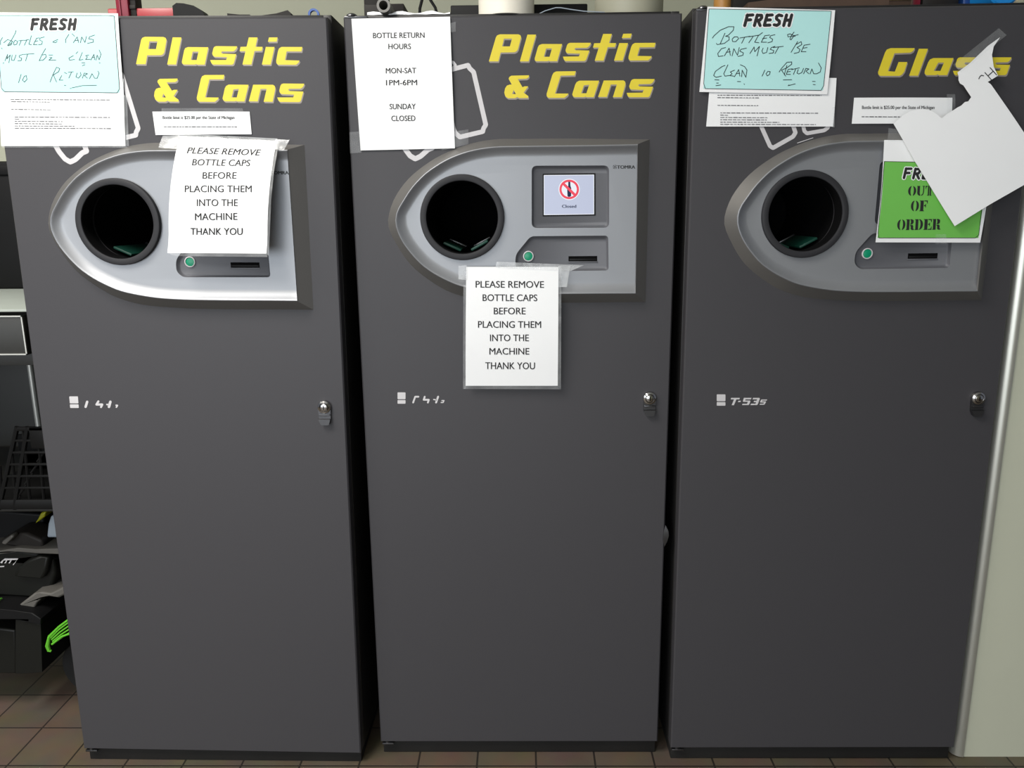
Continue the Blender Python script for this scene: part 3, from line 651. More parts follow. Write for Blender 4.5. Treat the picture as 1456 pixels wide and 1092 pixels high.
def info_sheet(i, cor, label, lines, films, sl):
    s = Sheet(i, cor, -.0026, lambda a, b: .0015*math.sin(PI*b)+.0006); s.paper('information_sheet', M['paper'], label, 'notice', 'small-print sheets')
    mb = MB()
    for x0, x1, y in lines: s.fine(mb, x0, x1, y, sl, 1.15)
    s.part('printed_text', mb, M['greyink']); s.film('plastic_sleeve', films, M['sleeve'], .0004); return s
def blue_sign(i, cor, inner, hw, head, label, pen, bulge):
    s = Sheet(i, cor, [-.0045]*4, bulge); s.paper('handwritten_sign', M['paper'], label, 'sign', 'blue handwritten signs', 14, 10)
    mb = MB(); s.grid(mb, inner, .0003, 14, 10); s.part('blue_panel', mb, M['blue'], 60)
    mb = MB(); s.strokes(mb, [resample(list(inner)+[inner[0]], 60)], .8, 0, .0005)
    heading(s, mb, 'FRESH', *head); s.part('printed_text', mb, [M['ink'], M['paper']])
    mb = MB(); s.strokes(mb, hw, pen, 0, .0006); s.part('handwriting', mb, M['pen']); return s
G1 = lambda paths: [crop(0, 15, 5.458, p) for p in paths]
G3 = lambda paths: [crop(990, 5, 5.905, p) for p in paths]
info_sheet(1, [(0, 112), (176, 112), (178.5, 207.5), (2, 207.5)], 'white small-print sheet under the blue sign on the left machine',
           [(15, 158, 141.5), (16, 71, 144.5), (16, 73, 155.5), (21, 158, 166.4), (21, 28, 169), (21, 89, 172.3), (21, 88, 175.6), (21, 106, 179), (21, 158, 182.2)],
           [[(176, 135), (181, 136), (183.5, 208), (178.5, 207.5)], [(2, 207.5), (178.5, 207.5), (183, 210), (3, 210)]], .6)
blue_sign(1, [(-12, 17.5), (167.6, 19), (176.3, 137.5), (-3, 135.5)], [(-6, 22), (162.5, 22), (170.5, 132), (2.5, 130.4)], G1(HW1), (45, 111, 27.6, 41.8, 4.3, .08), 'pale blue handwritten sign with faded pen, upper left corner of the left machine', .8, lambda a, b: .0015*math.sin(PI*b))
info_sheet(3, [(1010, 108), (1189.3, 111), (1184.5, 180), (1004, 180)], 'white small-print sheet under the blue sign on the right machine',
           [(1020, 1168, 135.4), (1020, 1079, 138.8), (1020, 1078, 149.8), (1024, 1163, 160.6), (1024, 1035, 163.6), (1024, 1091, 167), (1024, 1090, 170.2), (1024, 1108, 173.6), (1024, 1160, 176.8)],
           [[(1184, 152), (1187, 152), (1186.5, 181), (1183, 181)]], .4)
blue_sign(3, [(1006, 9.5), (1187.5, 14.5), (1175.5, 134.5), (994, 131)], [(1008, 12.8), (1182, 15.8), (1170.2, 128.6), (1000, 126)], G3(HW3), (1059, 1128, 21.4, 36.6, 4.5, .2), 'pale blue handwritten sign with bold pen, upper left corner of the right machine', 1.0, lambda a, b: .0015*math.sin(PI*b)+.003*b)

# green out-of-order notice
s = Sheet(3, [(1257.3, 199), (1412.5, 201), (1393.6, 345), (1245, 344.6)], [-.0284, -.0284, -.034, -.032], lambda a, b: .006*math.sin(PI*b))
s.paper('out_of_order_notice', M['paper'], 'green Out of Order notice on the right machine\'s panel, partly behind the torn sheet', 'notice')
Gc = lambda p: crop(1240, 190, 6.824, p)
gi = Gc([(118, 270), (1112, 290), (1030, 1012), (52, 1012)])
mb = MB(); s.grid(mb, gi, .0003, 12, 12); s.part('green_panel', mb, M['green'], 60)
mb = MB(); s.strokes(mb, [resample(gi+[gi[0]], 60)], .8, 0, .0005)
heading(s, mb, 'FRESH', 1285, 1351, 239.5, 253, 3.7, .16, 1, 0, .035)
# stencil capitals in a unit box: every letter is cut by a thin bridge
def arc(cx, cy, rx, ry, a0, a1, n=10): return [(cx+rx*math.cos(math.radians(a0+(a1-a0)*k/n)), cy-ry*math.sin(math.radians(a0+(a1-a0)*k/n))) for k in range(n+1)]
half_l = arc(.47, .5, .47, .5, 97, 263)+arc(.44, .5, .14, .44, 250, 110)
half_r = arc(.53, .5, .47, .5, 83, -83)+arc(.56, .5, .14, .44, -70, 70)
STEN = {'O': [half_l, half_r],
        'U': [[(.0, 0), (.42, 0), (.38, .06), (.38, .75), (.46, .93), (.46, 1), (.3, .98), (.12, .88), (.06, .7), (.06, .06), (.0, .05)], [(.55, 1), (.55, .93), (.74, .8), (.78, .6), (.78, .06), (.68, .05), (.68, 0), (1, 0), (1, .05), (.9, .06), (.9, .65), (.82, .88), (.7, .97)]],
        'T': [[(.3, 0), (.47, 0), (.47, 1), (.22, 1), (.22, .95), (.3, .93)], [(.53, 0), (.7, 0), (.7, .93), (.78, .95), (.78, 1), (.53, 1)], [(.24, 0), (.24, .08), (.1, .12), (.04, .32), (0, .32), (0, 0)], [(.76, 0), (.76, .08), (.9, .12), (.96, .32), (1, .32), (1, 0)]],
        'F': [[(0, 0), (.5, 0), (.5, .93), (.58, .95), (.58, 1), (0, 1), (0, .95), (.1, .93), (.1, .07), (0, .05)], [(.57, 0), (1, 0), (1, .3), (.95, .3), (.86, .1), (.57, .08)], [(.57, .44), (.72, .40), (.74, .32), (.8, .32), (.8, .66), (.74, .66), (.72, .56), (.57, .53)]],
        'E': [[(0, 0), (.48, 0), (.48, 1), (0, 1), (0, .95), (.1, .93), (.1, .07), (0, .05)], [(.55, 0), (.98, 0), (.98, .3), (.93, .3), (.84, .1), (.55, .08)], [(.55, .44), (.7, .40), (.72, .32), (.78, .32), (.78, .66), (.72, .66), (.7, .56), (.55, .53)], [(.55, 1), (1, 1), (1, .68), (.95, .68), (.86, .9), (.55, .92)]],
        'D': [[(0, 0), (.42, 0), (.42, 1), (0, 1), (0, .95), (.08, .93), (.08, .07), (0, .05)], [(.5, 0), (.68, .02)]+arc(.55, .5, .45, .48, 70, -70)+[(.5, 1), (.5, .94)]+arc(.52, .5, .17, .42, -70, 70)+[(.5, .06)]],
        'R': [[(0, 0), (.42, 0), (.42, 1), (0, 1), (0, .95), (.08, .93), (.08, .07), (0, .05)], [(.5, 0), (.72, .0), (.9, .08), (.93, .28), (.85, .42), (.7, .48), (.5, .5), (.5, .44), (.58, .38), (.58, .12), (.5, .07)], [(.5, .55), (.8, .52), (.9, .64), (.9, .88), (1, .9), (.98, 1), (.72, 1), (.6, .9), (.6, .68), (.5, .6)]]}
def stencil(word, x0, x1, y0, y1, sl=0., pad=.93):
    n = len(word); cw = (x1-x0)/n
    for k, ch in enumerate(word):
        for l in STEN[ch]:
            s.poly(mb, [(x0+(k+x*pad)*cw-.06*(y-.5)*(y1-y0), y0+y*(y1-y0)+sl*(k+x)*cw) for x, y in l], 0, .0007)
stencil('OUT', 1291, 1328, 264.5, 278.5, -.01); stencil('OF', 1295, 1319.5, 285.2, 300.5, -.01); stencil('ORDER', 1275.5, 1338, 312, 327.3, -.012)
s.part('printed_text', mb, [M['ink'], M['paper']])
s.film('clear_tape', [[(1263, 182), (1290, 186), (1290, 203), (1262, 201)], [(1330, 333), (1345, 333), (1346, 347), (1330, 347)]], M['tape'], .0008)

# torn sheet hanging askew over the notice
s = Sheet(3, [(1250, 40), (1500, 40), (1500, 340), (1250, 340)], [-.003, -.003, -.062, -.052], lambda a, b: .012*math.sin(PI*b)**2 if b > 0 else 0.)
Z8 = lambda p: crop(1180, 0, 4.746, p)
outl = [(1422, 53), (1413, 66), (1410.5, 78), (1413, 95), (1419, 107.5), (1412, 112), (1404.5, 116.5), (1409, 120), (1456, 188.5), (1482, 227), (1456, 263), (1407, 291), (1357.5, 321.5), (1330, 277), (1300, 228), (1270.6, 176), (1283, 164.5), (1293, 158.5), (1306, 155), (1318, 155.5), (1326, 158.5), (1333, 163), (1339, 168.5), (1348, 161), (1355, 157), (1362, 152.5), (1367, 150), (1372, 145), (1377, 144), (1381, 138), (1375, 129), (1370, 121.5), (1365, 118.5), (1363, 114), (1363, 108), (1361.5, 103), (1380, 89), (1405, 65)]
st = [s.st(*p) for p in outl]
bm_ = bmesh.new()
tri = tessellate_polygon([[Vector((a, b, 0)) for a, b in st]])
vs = [bm_.verts.new((a, b, 0)) for a, b in st]
for t in tri: bm_.faces.new([vs[k] for k in t])
for _ in range(3): bmesh.ops.subdivide_edges(bm_, edges=[e for e in bm_.edges if e.calc_length() > .09], cuts=1)
bmesh.ops.triangulate(bm_, faces=bm_.faces[:])
cs, sn = None, None
def torn(a, b, e=0.):
    p = s.m(a, b, e)
    return p
bm_.verts.index_update(); flat = [(v.co.x, v.co.y) for v in bm_.verts]; fc = [tuple(v.index for v in f.verts) for f in bm_.faces]
bnd = [(e.verts[0].index, e.verts[1].index) for e in bm_.edges if e.is_boundary]; bm_.free()
mb = MB(); n = len(flat)
mb.add([torn(a, b) for a, b in flat]+[torn(a, b, -.0005) for a, b in flat], fc+[tuple(n+k for k in f) for f in fc]+[(a, b, n+b, n+a) for a, b in bnd])
s.o = s.m(.5, .5); s.ob = mb.build('torn_sheet', M['paper'], None, s.o, MAT[3], 60)
tag(s.ob, 'torn white sheet hanging askew across Glass and the green notice', 'notice')
mb = MB()
s.strokes(mb, [Z8([(1045, 490), (1088, 538)]), Z8([(1080, 457), (1124, 506)]), Z8([(1066, 512), (1102, 480)])], 1.25, 0, .0006)
s.strokes(mb, [Z8([(1004, 532), (1012, 516), (1022, 508), (1036, 512)])], 1.25, 0, .0006)
s.part('printed_text', mb, M['ink'])
s.film('clear_tape', [[(1355, 92), (1420, 40), (1431, 50), (1366, 103)]], M['tape'], .0008)

# ------------------------------------------------------------------ the setting
def struct(name, mb, m, smooth=0): o = mb.build(name, m, smooth=smooth); o['kind'] = 'structure'; return o
YB = 1.25
struct('floor', MB().box((-4.5, -5.5, -.05), (4.5, YB+.1, 0)), M['floor'])
struct('wall_back', MB().box((-4.5, YB, 0), (4.5, YB+.1, 3.1)), M['wall'])
struct('ceiling', MB().box((-4.5, -5.5, 3.1), (4.5, YB+.1, 3.2)), M['ceil'])
# front wall behind the viewer; its unseen window is added to light the doors
wx0, wx1, wz0, wz1, yf = -3.9, .75, .15, 2.45, -5.0
struct('wall_front', MB().box((-4.5, yf-.12, 0), (wx0, yf, 3.1)).box((wx1, yf-.12, 0), (4.5, yf, 3.1)).box((wx0, yf-.12, 0), (wx1, yf, wz0)).box((wx0, yf-.12, wz1), (wx1, yf, 3.1)), M['wall'])
mb = MB()
for a, b in (((wx0, wz0), (wx0+.05, wz1)), ((wx1-.05, wz0), (wx1, wz1)), ((wx0, wz0), (wx1, wz0+.05)), ((wx0, wz1-.05), (wx1, wz1))): mb.box((a[0], yf-.09, a[1]), (b[0], yf-.03, b[1]), .004)
struct('added_window_1', mb, M['edge'])
# wall beside the right machine with its rounded metal corner
wr = .022
g = at(1438.5, 540, .0); xw = g.x-wr-.006
struct('wall_right', MB().box((xw+wr, .0, 0), (4.5, .12, 3.1)).box((xw+wr, .12, 0), (xw+wr+.1, YB, 3.1)), M['wallr'])
prof = [(xw+wr+.006, -.004)]+[(xw+wr-(wr+.002)*math.sin(a)+.004, .022-(.026)*math.cos(a)) for a in [PI/2*k/12 for k in range(13)]]+[(xw+.002, .06), (xw+wr+.004, .06)]
mb = MB(); n = len(prof)
mb.prism([prof], lambda x, y: (x, y, 0.002), lambda x, y: (x, y, 3.1))
struct('trim_1', mb, M['trim'], 40)

# ------------------------------------------------------------------ things on top of the machines
ZT = VT+.0125
def top(px, Y): return at(px, 12, Y).x
# red bar tool with a black grip
Y = .10; k = (at(200, 10, Y)-at(190, 10, Y)).length/10
r = empty('bar_clamp', 'red bar tool with upright jaw and black grip lying on the left machine', 'tool', Matrix.Translation((top(190, Y), Y, ZT)))
rx = lambda px: top(px, Y)-top(190, Y)
mb = MB().box((rx(156), -.012, .002), (rx(258), .012, .033), .003); mb.build('bar', M['red'], r)
mb = MB().box((rx(171), -.022, .0), (rx(189), .022, .30), .004).box((rx(176), -.025, .0), (rx(179), .0, .29), .001); mb.build('jaw', M['maroon'], r)
mb = MB().box((rx(189), -.014, .0), (rx(197.5), .018, .22), .002)
for q in range(9): mb.box((rx(189), -.017, .03+q*.02), (rx(197.5), -.012, .038+q*.02), .001)
mb.build('ratchet', M['dark'], r)
pr = [(rx(250), .002), (rx(250), .035), (rx(256), .041), (rx(266), .040), (rx(280), .035), (rx(290), .026), (rx(294), .016), (rx(293), .002)]
MB().prism([pr], lambda x, z: (x, -.018, z), lambda x, z: (x, .018, z)).build('grip', M['black'], r)
# small things
Y = .08
def bar_thing(name, m, px0, px1, h0, h1, label, cat):
    x0, x1 = top(px0, Y), top(px1, Y); o = Vector((x0, Y, ZT))
    pr = [(0, 0), (x1-x0, 0), (x1-x0, h1*.7), ((x1-x0)*.9, h1), ((x1-x0)*.5, (h0+h1)/2*.9), (0, h0)]
    ob = MB().prism([pr], lambda x, z: (x, -.012, z), lambda x, z: (x, .012, z)).build(name, m, mw=Matrix.Translation(o)); return tag(ob, label, cat)
bar_thing('flat_strip', M['dark'], 325, 360, .015, .012, 'thin dark strip lying on the left machine, nearer the red tool', 'strip')
bar_thing('tool_handle', M['dark'], 374, 415, .010, .020, 'dark rounded handle lying on the left machine beside a blue ring', 'tool')
x0 = top(446, Y)
ob = MB().lathe([(.008, -.004), (.0125, -.004), (.0125, .004), (.008, .004)], (0, 0, .0125), (0, 1, 0), 24, close=True).build('blue_ring', M['bluep'], mw=Matrix.Translation((x0, Y, ZT))); tag(ob, 'small blue ring near the right end of the left machine\'s top', 'ring')
# middle machine
Y = .12
xx = lambda px: top(px, Y)
ob = MB().box((0, -.05, 0), (xx(577)-xx(521), .05, .036), .002)
ob.box((0, -.05, .03), (xx(548)-xx(521), .05, .14), .004)
r = ob.build('brush_block', M['dark'], mw=Matrix.Translation((xx(521), Y+.02, ZT))); tag(r, 'dark stepped block on the left end of the middle machine behind a grey pipe', 'block')
Yp = .05; xp = top(549, Yp)
zp = at(549, 8, Yp).z
ob = MB().lathe([(.0095, 0), (.0145, 0), (.0145, .10), (.0095, .10)], (0, 0, 0), (0, 1, 0), 28, close=True)
r = ob.build('pipe_piece', M['pipe'], mw=Matrix.Translation((xp, Yp-.035, ZT+.0146))); tag(r, 'short grey pipe with open end facing out on the middle machine', 'pipe')
# crumpled paper under it
mb = MB(); nx = 14; x0, x1 = top(522, .04), top(640, .04); vs = []
for jj in range(5):
    for ii in range(nx+1): vs.append((x0+(x1-x0)*ii/nx, [.037, .038, .050, .070, .095][jj]+.002*math.sin(ii*2.1), ZT+.0008+[.0, .0075, .0105, .006, .001][jj]*(.62+.38*math.sin(ii*1.3+.3*jj))))
mb.add(vs, [(jj*(nx+1)+ii, jj*(nx+1)+ii+1, (jj+1)*(nx+1)+ii+1, (jj+1)*(nx+1)+ii) for jj in range(4) for ii in range(nx)])
r = mb.build('crumpled_paper', M['paper'], origin=(x0, .05, ZT)); tag(r, 'crumpled white paper lying along the front of the middle machine\'s top', 'paper')
Y = .14
pts = [at(596, 22, Y), at(597, 12, Y), at(600, 0, Y), at(603, -14, Y), at(606, -18, Y), at(609, -12, Y), at(612, 0, Y), at(619, 11, Y), at(625, 22, Y)]
pts[0].z = pts[-1].z = ZT+.003
r = MB().tube(pts, .0034, 10).build('cord_loop', M['black'], origin=pts[0]); tag(r, 'black cord rising in a loop from the middle machine\'s top', 'cord')
Y = .22
o = Vector((top(642, Y), Y, ZT)); x1 = top(834, Y)-o.x
r = MB().box((0, -.03, 0), (x1, .09, at(700, 6.5, Y-.03).z-ZT), .003).build('flat_box', M['black'], mw=Matrix.Translation(o)); tag(r, 'flat black box on the middle machine behind the cream tub', 'box')
Y = .09; o = Vector((top(720, Y), Y, ZT)); rr = (top(759.5, Y)-top(680.5, Y))/2
r = MB().lathe([(0, 0), (rr*.985, 0), (rr, .004), (rr, .16), (rr*.95, .164), (rr*.95, .01), (0, .008)], (0, 0, 0), (0, 0, 1), 56).build('cream_tub', M['cream'], mw=Matrix.Translation(o)); tag(r, 'round cream tub standing at the middle of the middle machine\'s top', 'tub')
pts = [at(764, 21, .06), at(775, 15.5, .06), at(790, 11, .06), at(797, 11, .06), at(812, 13.5, .06), at(830, 16, .06), at(860, 17.5, .06)]
for p in pts: p.z = max(p.z, ZT+.002)
r = MB().tube([Vector((p.x, p.y, p.z)) for p in pts], .0011, 6).build('thin_wire', M['pale'], origin=pts[0]); tag(r, 'thin pale wire across the front of the flat black box', 'wire')
Y = .30; o = Vector((top(894, Y), Y, ZT)); rr = (top(942, Y)-top(846, Y))/2
r = MB().lathe([(0, 0), (rr*.97, 0), (rr, .01), (rr*1.02, .20), (rr*.98, .20), (rr*.95, .012), (0, .01)], (0, 0, 0), (0, 0, 1), 48).build('frosted_bucket', M['frost'], mw=Matrix.Translation(o)); tag(r, 'frosted beige bucket at the right end of the middle machine\'s top', 'bucket')
# right machine
ZT3 = (MAT[3] @ Vector((.3, .1, VT+.0125))).z+.001
def top3(px, Y): return at(px, 4, Y).x
Y = .08; o = Vector((top3(1027, Y), Y, ZT3))
r = empty('wooden_handle_tool', 'wooden-handled tool standing at the left end of the right machine', 'tool', Matrix.Translation(o)); w = (top3(1039, Y)-top3(1015, Y))/2
MB().lathe([(0, 0), (w*.8, 0), (w, .01), (w, .05), (w*.8, .12), (w*.9, .16), (0, .165)], (0, 0, 0), (0, 0, 1), 24).build('handle', M['wood'], r)
MB().lathe([(0, .165), (.006, .165), (.006, .26), (0, .262)], (0, 0, 0), (0, 0, 1), 12).build('shank', M['steel'], r)
Y = .16
def slab(name, m, px0, px1, h, label, cat, dep=.12, bev=.003, Yc=None):
    Yq = Y if Yc is None else Yc
    o = Vector((top3(px0, Yq), Yq, ZT3)); return tag(MB().box((0, 0, 0), (top3(px1, Yq)-o.x, dep, h), bev).build(name, m, mw=Matrix.Translation(o)), label, cat)
slab('dark_cloth_bag', M['dark'], 1040, 1098, .11, 'dark bag on the right machine beside the wooden handle', 'bag', .14, .02)
mb = MB(); hp = [(0, 0), (.30, 0), (.30, .018), (.24, .016), (.19, .040), (.13, .046), (.07, .020), (.0, .012)]
o = Vector((top3(1060, .05), .05, ZT3)); mb.prism([hp], lambda x, z: (x, -.02, z), lambda x, z: (x, .02, z)); tag(mb.build('leather_strap', M['brown'], mw=Matrix.Translation(o)), 'brown strap lying in a hump along the front of the right machine\'s top', 'strap')
slab('grey_block', M['pipe'], 1100, 1158, .15, 'grey block behind the brown strap on the right machine', 'block', .1, .012, .2)
o = Vector((top3(1182, .1), .1, ZT3)); w = top3(1298, .1)-o.x
r = empty('cardboard_tray', 'brown tray with tan front strip on the right machine', 'tray', Matrix.Translation(o))
MB().box((0, 0, 0), (w, .2, .010), .002).box((0, 0, .010), (.004, .2, .12), .001).box((w-.004, 0, .01), (w, .2, .12), .001).box((0, .196, .01), (w, .2, .12), .001).box((0, .002, .01), (w, .006, .12), .001).build('tray', M['brown'], r)
MB().box((w*.5, -.002, .030), (w*.97, .0018, .10), .0006).build('tan_strip', M['tan'], r)
slab('red_box', M['maroon'], 1297, 1309, .16, 'narrow dark red box between brown tray and charcoal case', 'box', .12, .002, .12)
slab('charcoal_case', M['dark'], 1311, 1366, .16, 'charcoal case beside the narrow red box', 'case', .14, .012, .12)
slab('navy_box', M['bluep'], 1369, 1396, .16, 'navy blue box behind a bright blue roll', 'box', .12, .006, .14)
o = Vector((top3(1413, .08), .08, ZT3)); tag(MB().lathe([(0, -.04), (.030, -.04), (.034, -.036), (.034, .036), (.030, .04), (0, .04)], (0, 0, .035), (0, 1, 0), 32).build('blue_roll', M['brightblue'], mw=Matrix.Translation(o)), 'bright blue roll on the right machine in front of the beige tub', 'roll')
slab('beige_tub', M['beige'], 1416, 1462, .15, 'beige tub at the right end of the right machine\'s top', 'tub', .12, .012, .14)

# ------------------------------------------------------------------ left of the machines
xl = MAT[1].translation.x-.006
YT = .02; ztab = at(20, 440, YT).z
Yc = .055; b0 = at(0, 724, Yc)
r = empty('steel_table', 'grey steel worktable against the left side of the left machine', 'table', Matrix.Translation((xl, YT, 0)))
MB().box((-1.1, 0, ztab-.006), (-.001, 1.15, ztab), .0015).build('worktop', M['table'], r)
za, zb = at(20, 449, YT).z, at(20, 505, YT).z
xa = at(34, 475, YT).x-xl
MB().box((-1.1, .004, zb), (xa, .03, za), .001).build('apron', M['tabledk'], r)
mb = MB().box((-1.1, .001, za-.003), (xa, .0045, za), 0).box((-1.1, .001, zb), (xa, .0045, zb+.003), 0).box((xa-.003, .001, zb), (xa, .0045, za), 0)
mb.build('apron_edge', M['edge'], r)
MB().box((-1.1, .03, zb-.03), (-.012, .034, zb+.02), .001).build('apron_rail', M['tabledk'], r)
MB().box((-1.1, .6, .3), (-.012, .61, ztab-.006), .002).build('rear_panel', M['tabledk'], r)
xleg = at(49, 565, YT+.57).x-xl
MB().tube([(xleg, .57, zb), (xleg, .57, .02)], .0085, 14).lathe([(0, 0), (.014, 0), (.012, .02), (0, .02)], (xleg, .57, 0), (0, 0, 1), 16).build('leg', M['edge'], r)
MB().tube([(-1.07, .57, zb), (-1.07, .57, .02)], .0085, 14).lathe([(0, 0), (.014, 0), (.012, .02), (0, .02)], (-1.07, .57, 0), (0, 0, 1), 16).build('leg', M['edge'], r)
MB().tube([(-.024, 1.05, ztab-.006), (-.024, 1.05, .0)], .0085, 14).build('leg', M['edge'], r)
MB().tube([(-1.07, 1.05, ztab-.006), (-1.07, 1.05, .0)], .0085, 14).build('leg', M['edge'], r)
MB().box((-1.08, .05, b0.z-.013), (-.015, .58, b0.z-.0005), .002).build('shelf', M['tabledk'], r)
# black bin on the worktop
Yb = .55; zt = at(10, 229, Yb).z
tag(MB().box((-.46, 0, 0), (-.012, .40, zt-ztab), .012).box((-.47, -.008, zt-ztab-.04), (-.004, .41, zt-ztab-.012), .004).build('black_bin', M['black'], mw=Matrix.Translation((xl, Yb, ztab+.0005))), 'black bin standing on the grey worktable at the left', 'bin')
# crate
r = empty('plastic_crate', 'black plastic crate with open lattice below the grey worktable', 'crate', Matrix.Translation((xl-.006, Yc, b0.z)))
hh = at(40, 607, Yc).z-b0.z
mb = MB()
def bar(a, b, w=.006, y=0.): mb.tube([(a[0], y, a[1]), (b[0], y, b[1])], w, 6)
XL = -.30
sl = .055
def fx(x, z): return x*(1 - .0) if x > -.05 else x
# front wall lattice
mb.box((XL-.12, -.004, 0), (0, .006, .026), .002); mb.box((-.062, -.004, hh-.055), (0, .006, hh), .002); mb.box((-.092, -.004, hh-.010), (0, .006, hh), .002)
for k in range(1, 6):
    z = .026+(hh-.03)*k/6; mb.box((-.092-(hh-z)*.36, -.003, z-.0028), (0, .005, z+.0028), .001)
for k in range(8):
    xb = -.006-k*.036; z1 = hh if k < 3 else max(.05, hh-.05*(k-2))
    mb.tube([(xb-.010, .001, .01), (xb+.0, .001, z1)], .0036, 6)
mb.tube([(-.092, .001, hh), (-.092-hh*.36, .001, 0)], .006, 8); mb.tube([(-.066, .001, hh), (-.066-hh*.30, .001, 0)], .006, 8)
for k in range(5): mb.tube([(-.03-k*.02, .002, hh-.06-k*.03), (-.055-k*.02, .002, hh-.09-k*.03)], .003, 6)
mb.build('front_lattice', M['crate'], r)
MB().box((XL, .30, 0), (0, .31, hh-.105), .002).box((-.008, .008, 0), (0, .30, hh-.105), .002).box((XL, .008, 0), (-.008, .30, .008), .002).build('body', M['crate'], r)
# mower
Ym = .17
base = Vector((xl-.02, Ym, 0))
r = empty('lawn_mower', 'black and lime green lawn mower under the worktable at lower left', 'lawn mower', Matrix.Translation(base))
def loc(px, py, Y=Ym): return at(px, py, Y)-base
def profile(name, m, pts, y0, y1, parent=r, bev=0.):
    P = [(p.x, p.z) for p in (loc(x, y, Ym+y0) for x, y in pts)]
    ob = MB().prism([P], lambda x, z: (x, y0, z), lambda x, z: (x, y1, z)).build(name, m, parent, smooth=50)
    bv = ob.modifiers.new('soft_edges', 'BEVEL'); bv.width = .007; bv.segments = 3; bv.limit_method = 'ANGLE'; bv.angle_limit = math.radians(40)
    return ob
profile('motor_cover', M['mblack'], [(-120, 840), (-120, 800), (0, 786), (30, 783), (55, 787), (76, 792), (79, 815), (72, 842), (40, 850)], .02, .22)
profile('cover_lip', M['mgrey'], [(-120, 800), (-120, 792), (0, 783), (25, 779), (50, 781), (84, 780), (84, 788), (50, 787), (25, 785), (0, 788)], .0, .24)
bm1 = profile('dome', M['mblack'], [(18, 820), (24, 808), (38, 797), (54, 791), (70, 793), (66, 812), (60, 824), (40, 822)], .0, .03)
profile('grass_bag', M['black'], [(-120, 780), (-120, 729), (0, 726), (62, 731), (64, 778), (30, 776)], .10, .36)
profile('chute', M['dark'], [(2, 775), (0, 768), (18, 758), (38, 758), (60, 768), (62, 778), (30, 780)], .02, .10)
profile('handle_joint', M['mgrey'], [(1, 772), (4, 769), (16, 760), (20, 763), (8, 775)], -.005, .02)
profile('leaf_flap', M['olive'], [(49, 745), (54, 737), (58, 729), (65, 728), (63, 735), (58, 739)], .05, .09)
profile('pale_flap', M['pale'], [(66, 765), (68, 745), (72, 733), (78, 733), (82, 765)], .04, .06)
profile('fender', M['mgrey'], [(18, 868), (30, 858), (48, 844), (60, 842), (72, 844), (84, 838), (100, 828), (100, 842), (84, 850), (70, 848), (60, 850), (52, 858), (46, 871)], -.02, .10)
profile('deck', M['black'], [(-120, 866), (0, 866), (20, 868), (46, 872), (58, 880), (58, 888), (44, 886), (24, 881), (-120, 880)], -.05, .25)
profile('deck_skirt', M['mblack'], [(22, 881), (46, 885), (58, 888), (60, 956), (30, 958), (22, 958)], -.04, .25)
profile('rear_skirt', M['mblack'], [(-120, 895), (0, 893), (22, 896), (24, 958), (-120, 958)], .0, .25)
wr_ = .095; wc = Vector((.006-wr_-.01, 0, wr_))
wh = MB().lathe([(0, -.02), (wr_*.55, -.02), (wr_*.62, -.026), (wr_*.95, -.024), (wr_, -.018), (wr_, .03), (wr_*.9, .034), (0, .034)], (wc.x, .12, wc.z), (0, 1, 0), 40).build('wheel', M['rubber'], r)
mb = MB()
for q in range(4):
    mb.tube([loc(72+q*1.5, 907+q*2.5, Ym-.03), loc(84+q*1.6, 895+q*3.5, Ym-.03), loc(99, 884+q*5.2, Ym-.03)], .0022, 6)
mb.tube([loc(99, 880, Ym-.03), loc(84, 891, Ym-.03), loc(70, 905, Ym-.03), loc(67.5, 918, Ym-.03), loc(70, 925, Ym-.03), loc(73, 926, Ym-.03)], [.003, .003, .004, .006, .005, .003], 8)
mb.tube([loc(74, 916, Ym-.03), loc(88, 905, Ym-.03), loc(99, 901, Ym-.03)], .003, 8)
mb.build('hub_guard', M['lime'], r)
MB().box(tuple(loc(-8, 857, Ym-.03)), tuple(loc(3, 851, Ym-.0)), .002).build('release_tab', M['lime'], r)
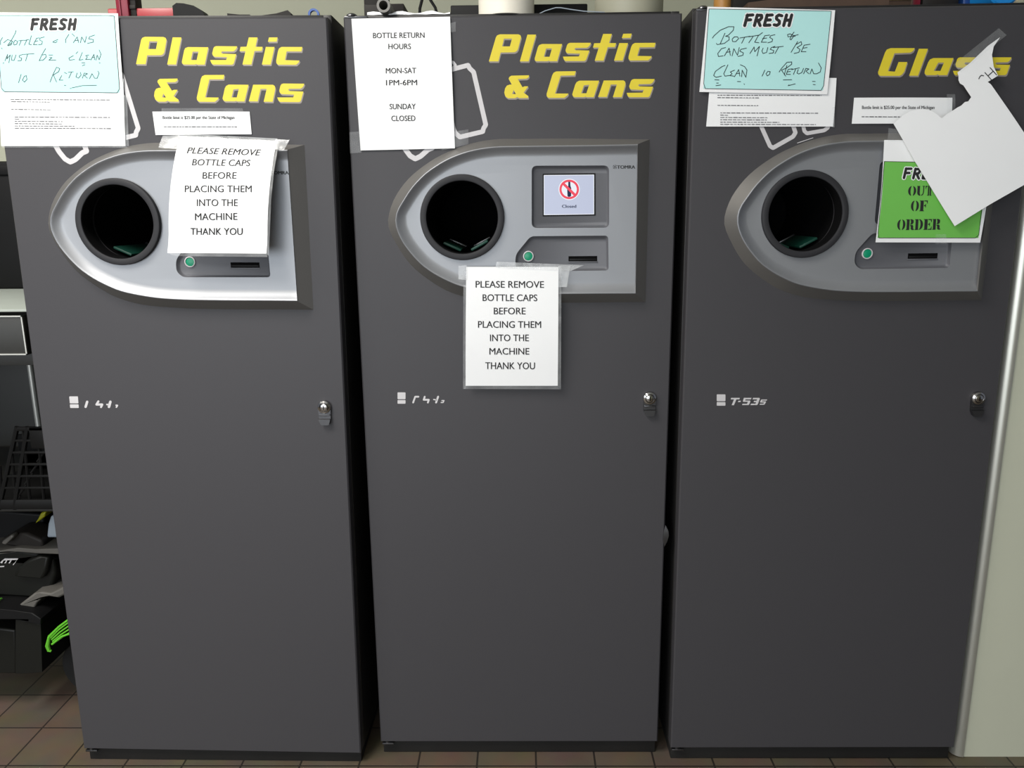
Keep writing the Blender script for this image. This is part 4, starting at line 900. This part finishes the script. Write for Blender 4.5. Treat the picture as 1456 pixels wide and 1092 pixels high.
# pale lettering panel on the cover
mb = MB(); yb = Ym+.018
q = lambda x, y: tuple(loc(x, y, yb))
for l in ([(3, 797), (7, 794), (26, 794), (24.5, 796)], [(0, 800), (3, 797), (5, 797), (3, 801)], [(18, 803), (24.5, 796), (26, 794), (19, 803.5)], [(6, 801), (9, 796.5), (10.5, 796.5), (8, 801)], [(12, 801), (15, 796.5), (16.5, 796.5), (14, 801)], [(0, 805), (6, 804.5), (6, 806), (0, 806.5)]): mb.add([q(x, y) for x, y in l], [tuple(range(len(l)))])
mb.build('pale_emblem', M['white'], r, smooth=0)

# ------------------------------------------------------------------ lights
W = bpy.data.worlds.new('room_light'); bpy.context.scene.world = W; W.use_nodes = True
W.node_tree.nodes['Background'].inputs[0].default_value = (.78, .85, 1., 1); W.node_tree.nodes['Background'].inputs[1].default_value = .20
def ceiling_light(x, y, power, label, sx=.6, sy=1.2):
    r = empty('ceiling_light', label, 'ceiling light', Matrix.Translation((x, y, 3.1)), 'ceiling light panels')
    mb = MB()
    for a, b in (((-sx/2-.03, -sy/2-.03, -.03), (-sx/2, sy/2+.03, 0)), ((sx/2, -sy/2-.03, -.03), (sx/2+.03, sy/2+.03, 0)), ((-sx/2, -sy/2-.03, -.03), (sx/2, -sy/2, 0)), ((-sx/2, sy/2, -.03), (sx/2, sy/2+.03, 0))): mb.box(a, b, .002)
    mb.build('frame', M['ceil'], r)
    L = bpy.data.lights.new('lamp', 'AREA'); L.shape = 'RECTANGLE'; L.size = sx; L.size_y = sy; L.energy = power; L.color = (1, .96, .9)
    lo = bpy.data.objects.new('lamp', L); C.objects.link(lo); lo.parent = r; lo.location = (0, 0, -.02)
ceiling_light(-.9, -1.5, 80, 'ceiling light panel in front of the left machine')
ceiling_light(-2.6, -1.7, 70, 'ceiling light panel farthest to the left')
ceiling_light(-1.2, -3.8, 60, 'ceiling light panel behind the viewer')
L = bpy.data.lights.new('added_window_light', 'AREA'); L.shape = 'RECTANGLE'; L.size = wx1-wx0-.1; L.size_y = wz1-wz0-.1; L.energy = 130; L.color = (.88, .94, 1.)  # unseen source, added and sized for reflections on doors and panels
lo = bpy.data.objects.new('added_window_light', L); C.objects.link(lo); lo.location = ((wx0+wx1)/2, yf-.10, (wz0+wz1)/2); lo.rotation_euler = (PI/2, 0, 0)
sc = bpy.context.scene
sc.view_settings.view_transform = 'Standard'; sc.view_settings.look = 'None'; sc.view_settings.exposure = 0.; sc.view_settings.gamma = 1.
sc.cycles.max_bounces = 8; sc.cycles.transparent_max_bounces = 12
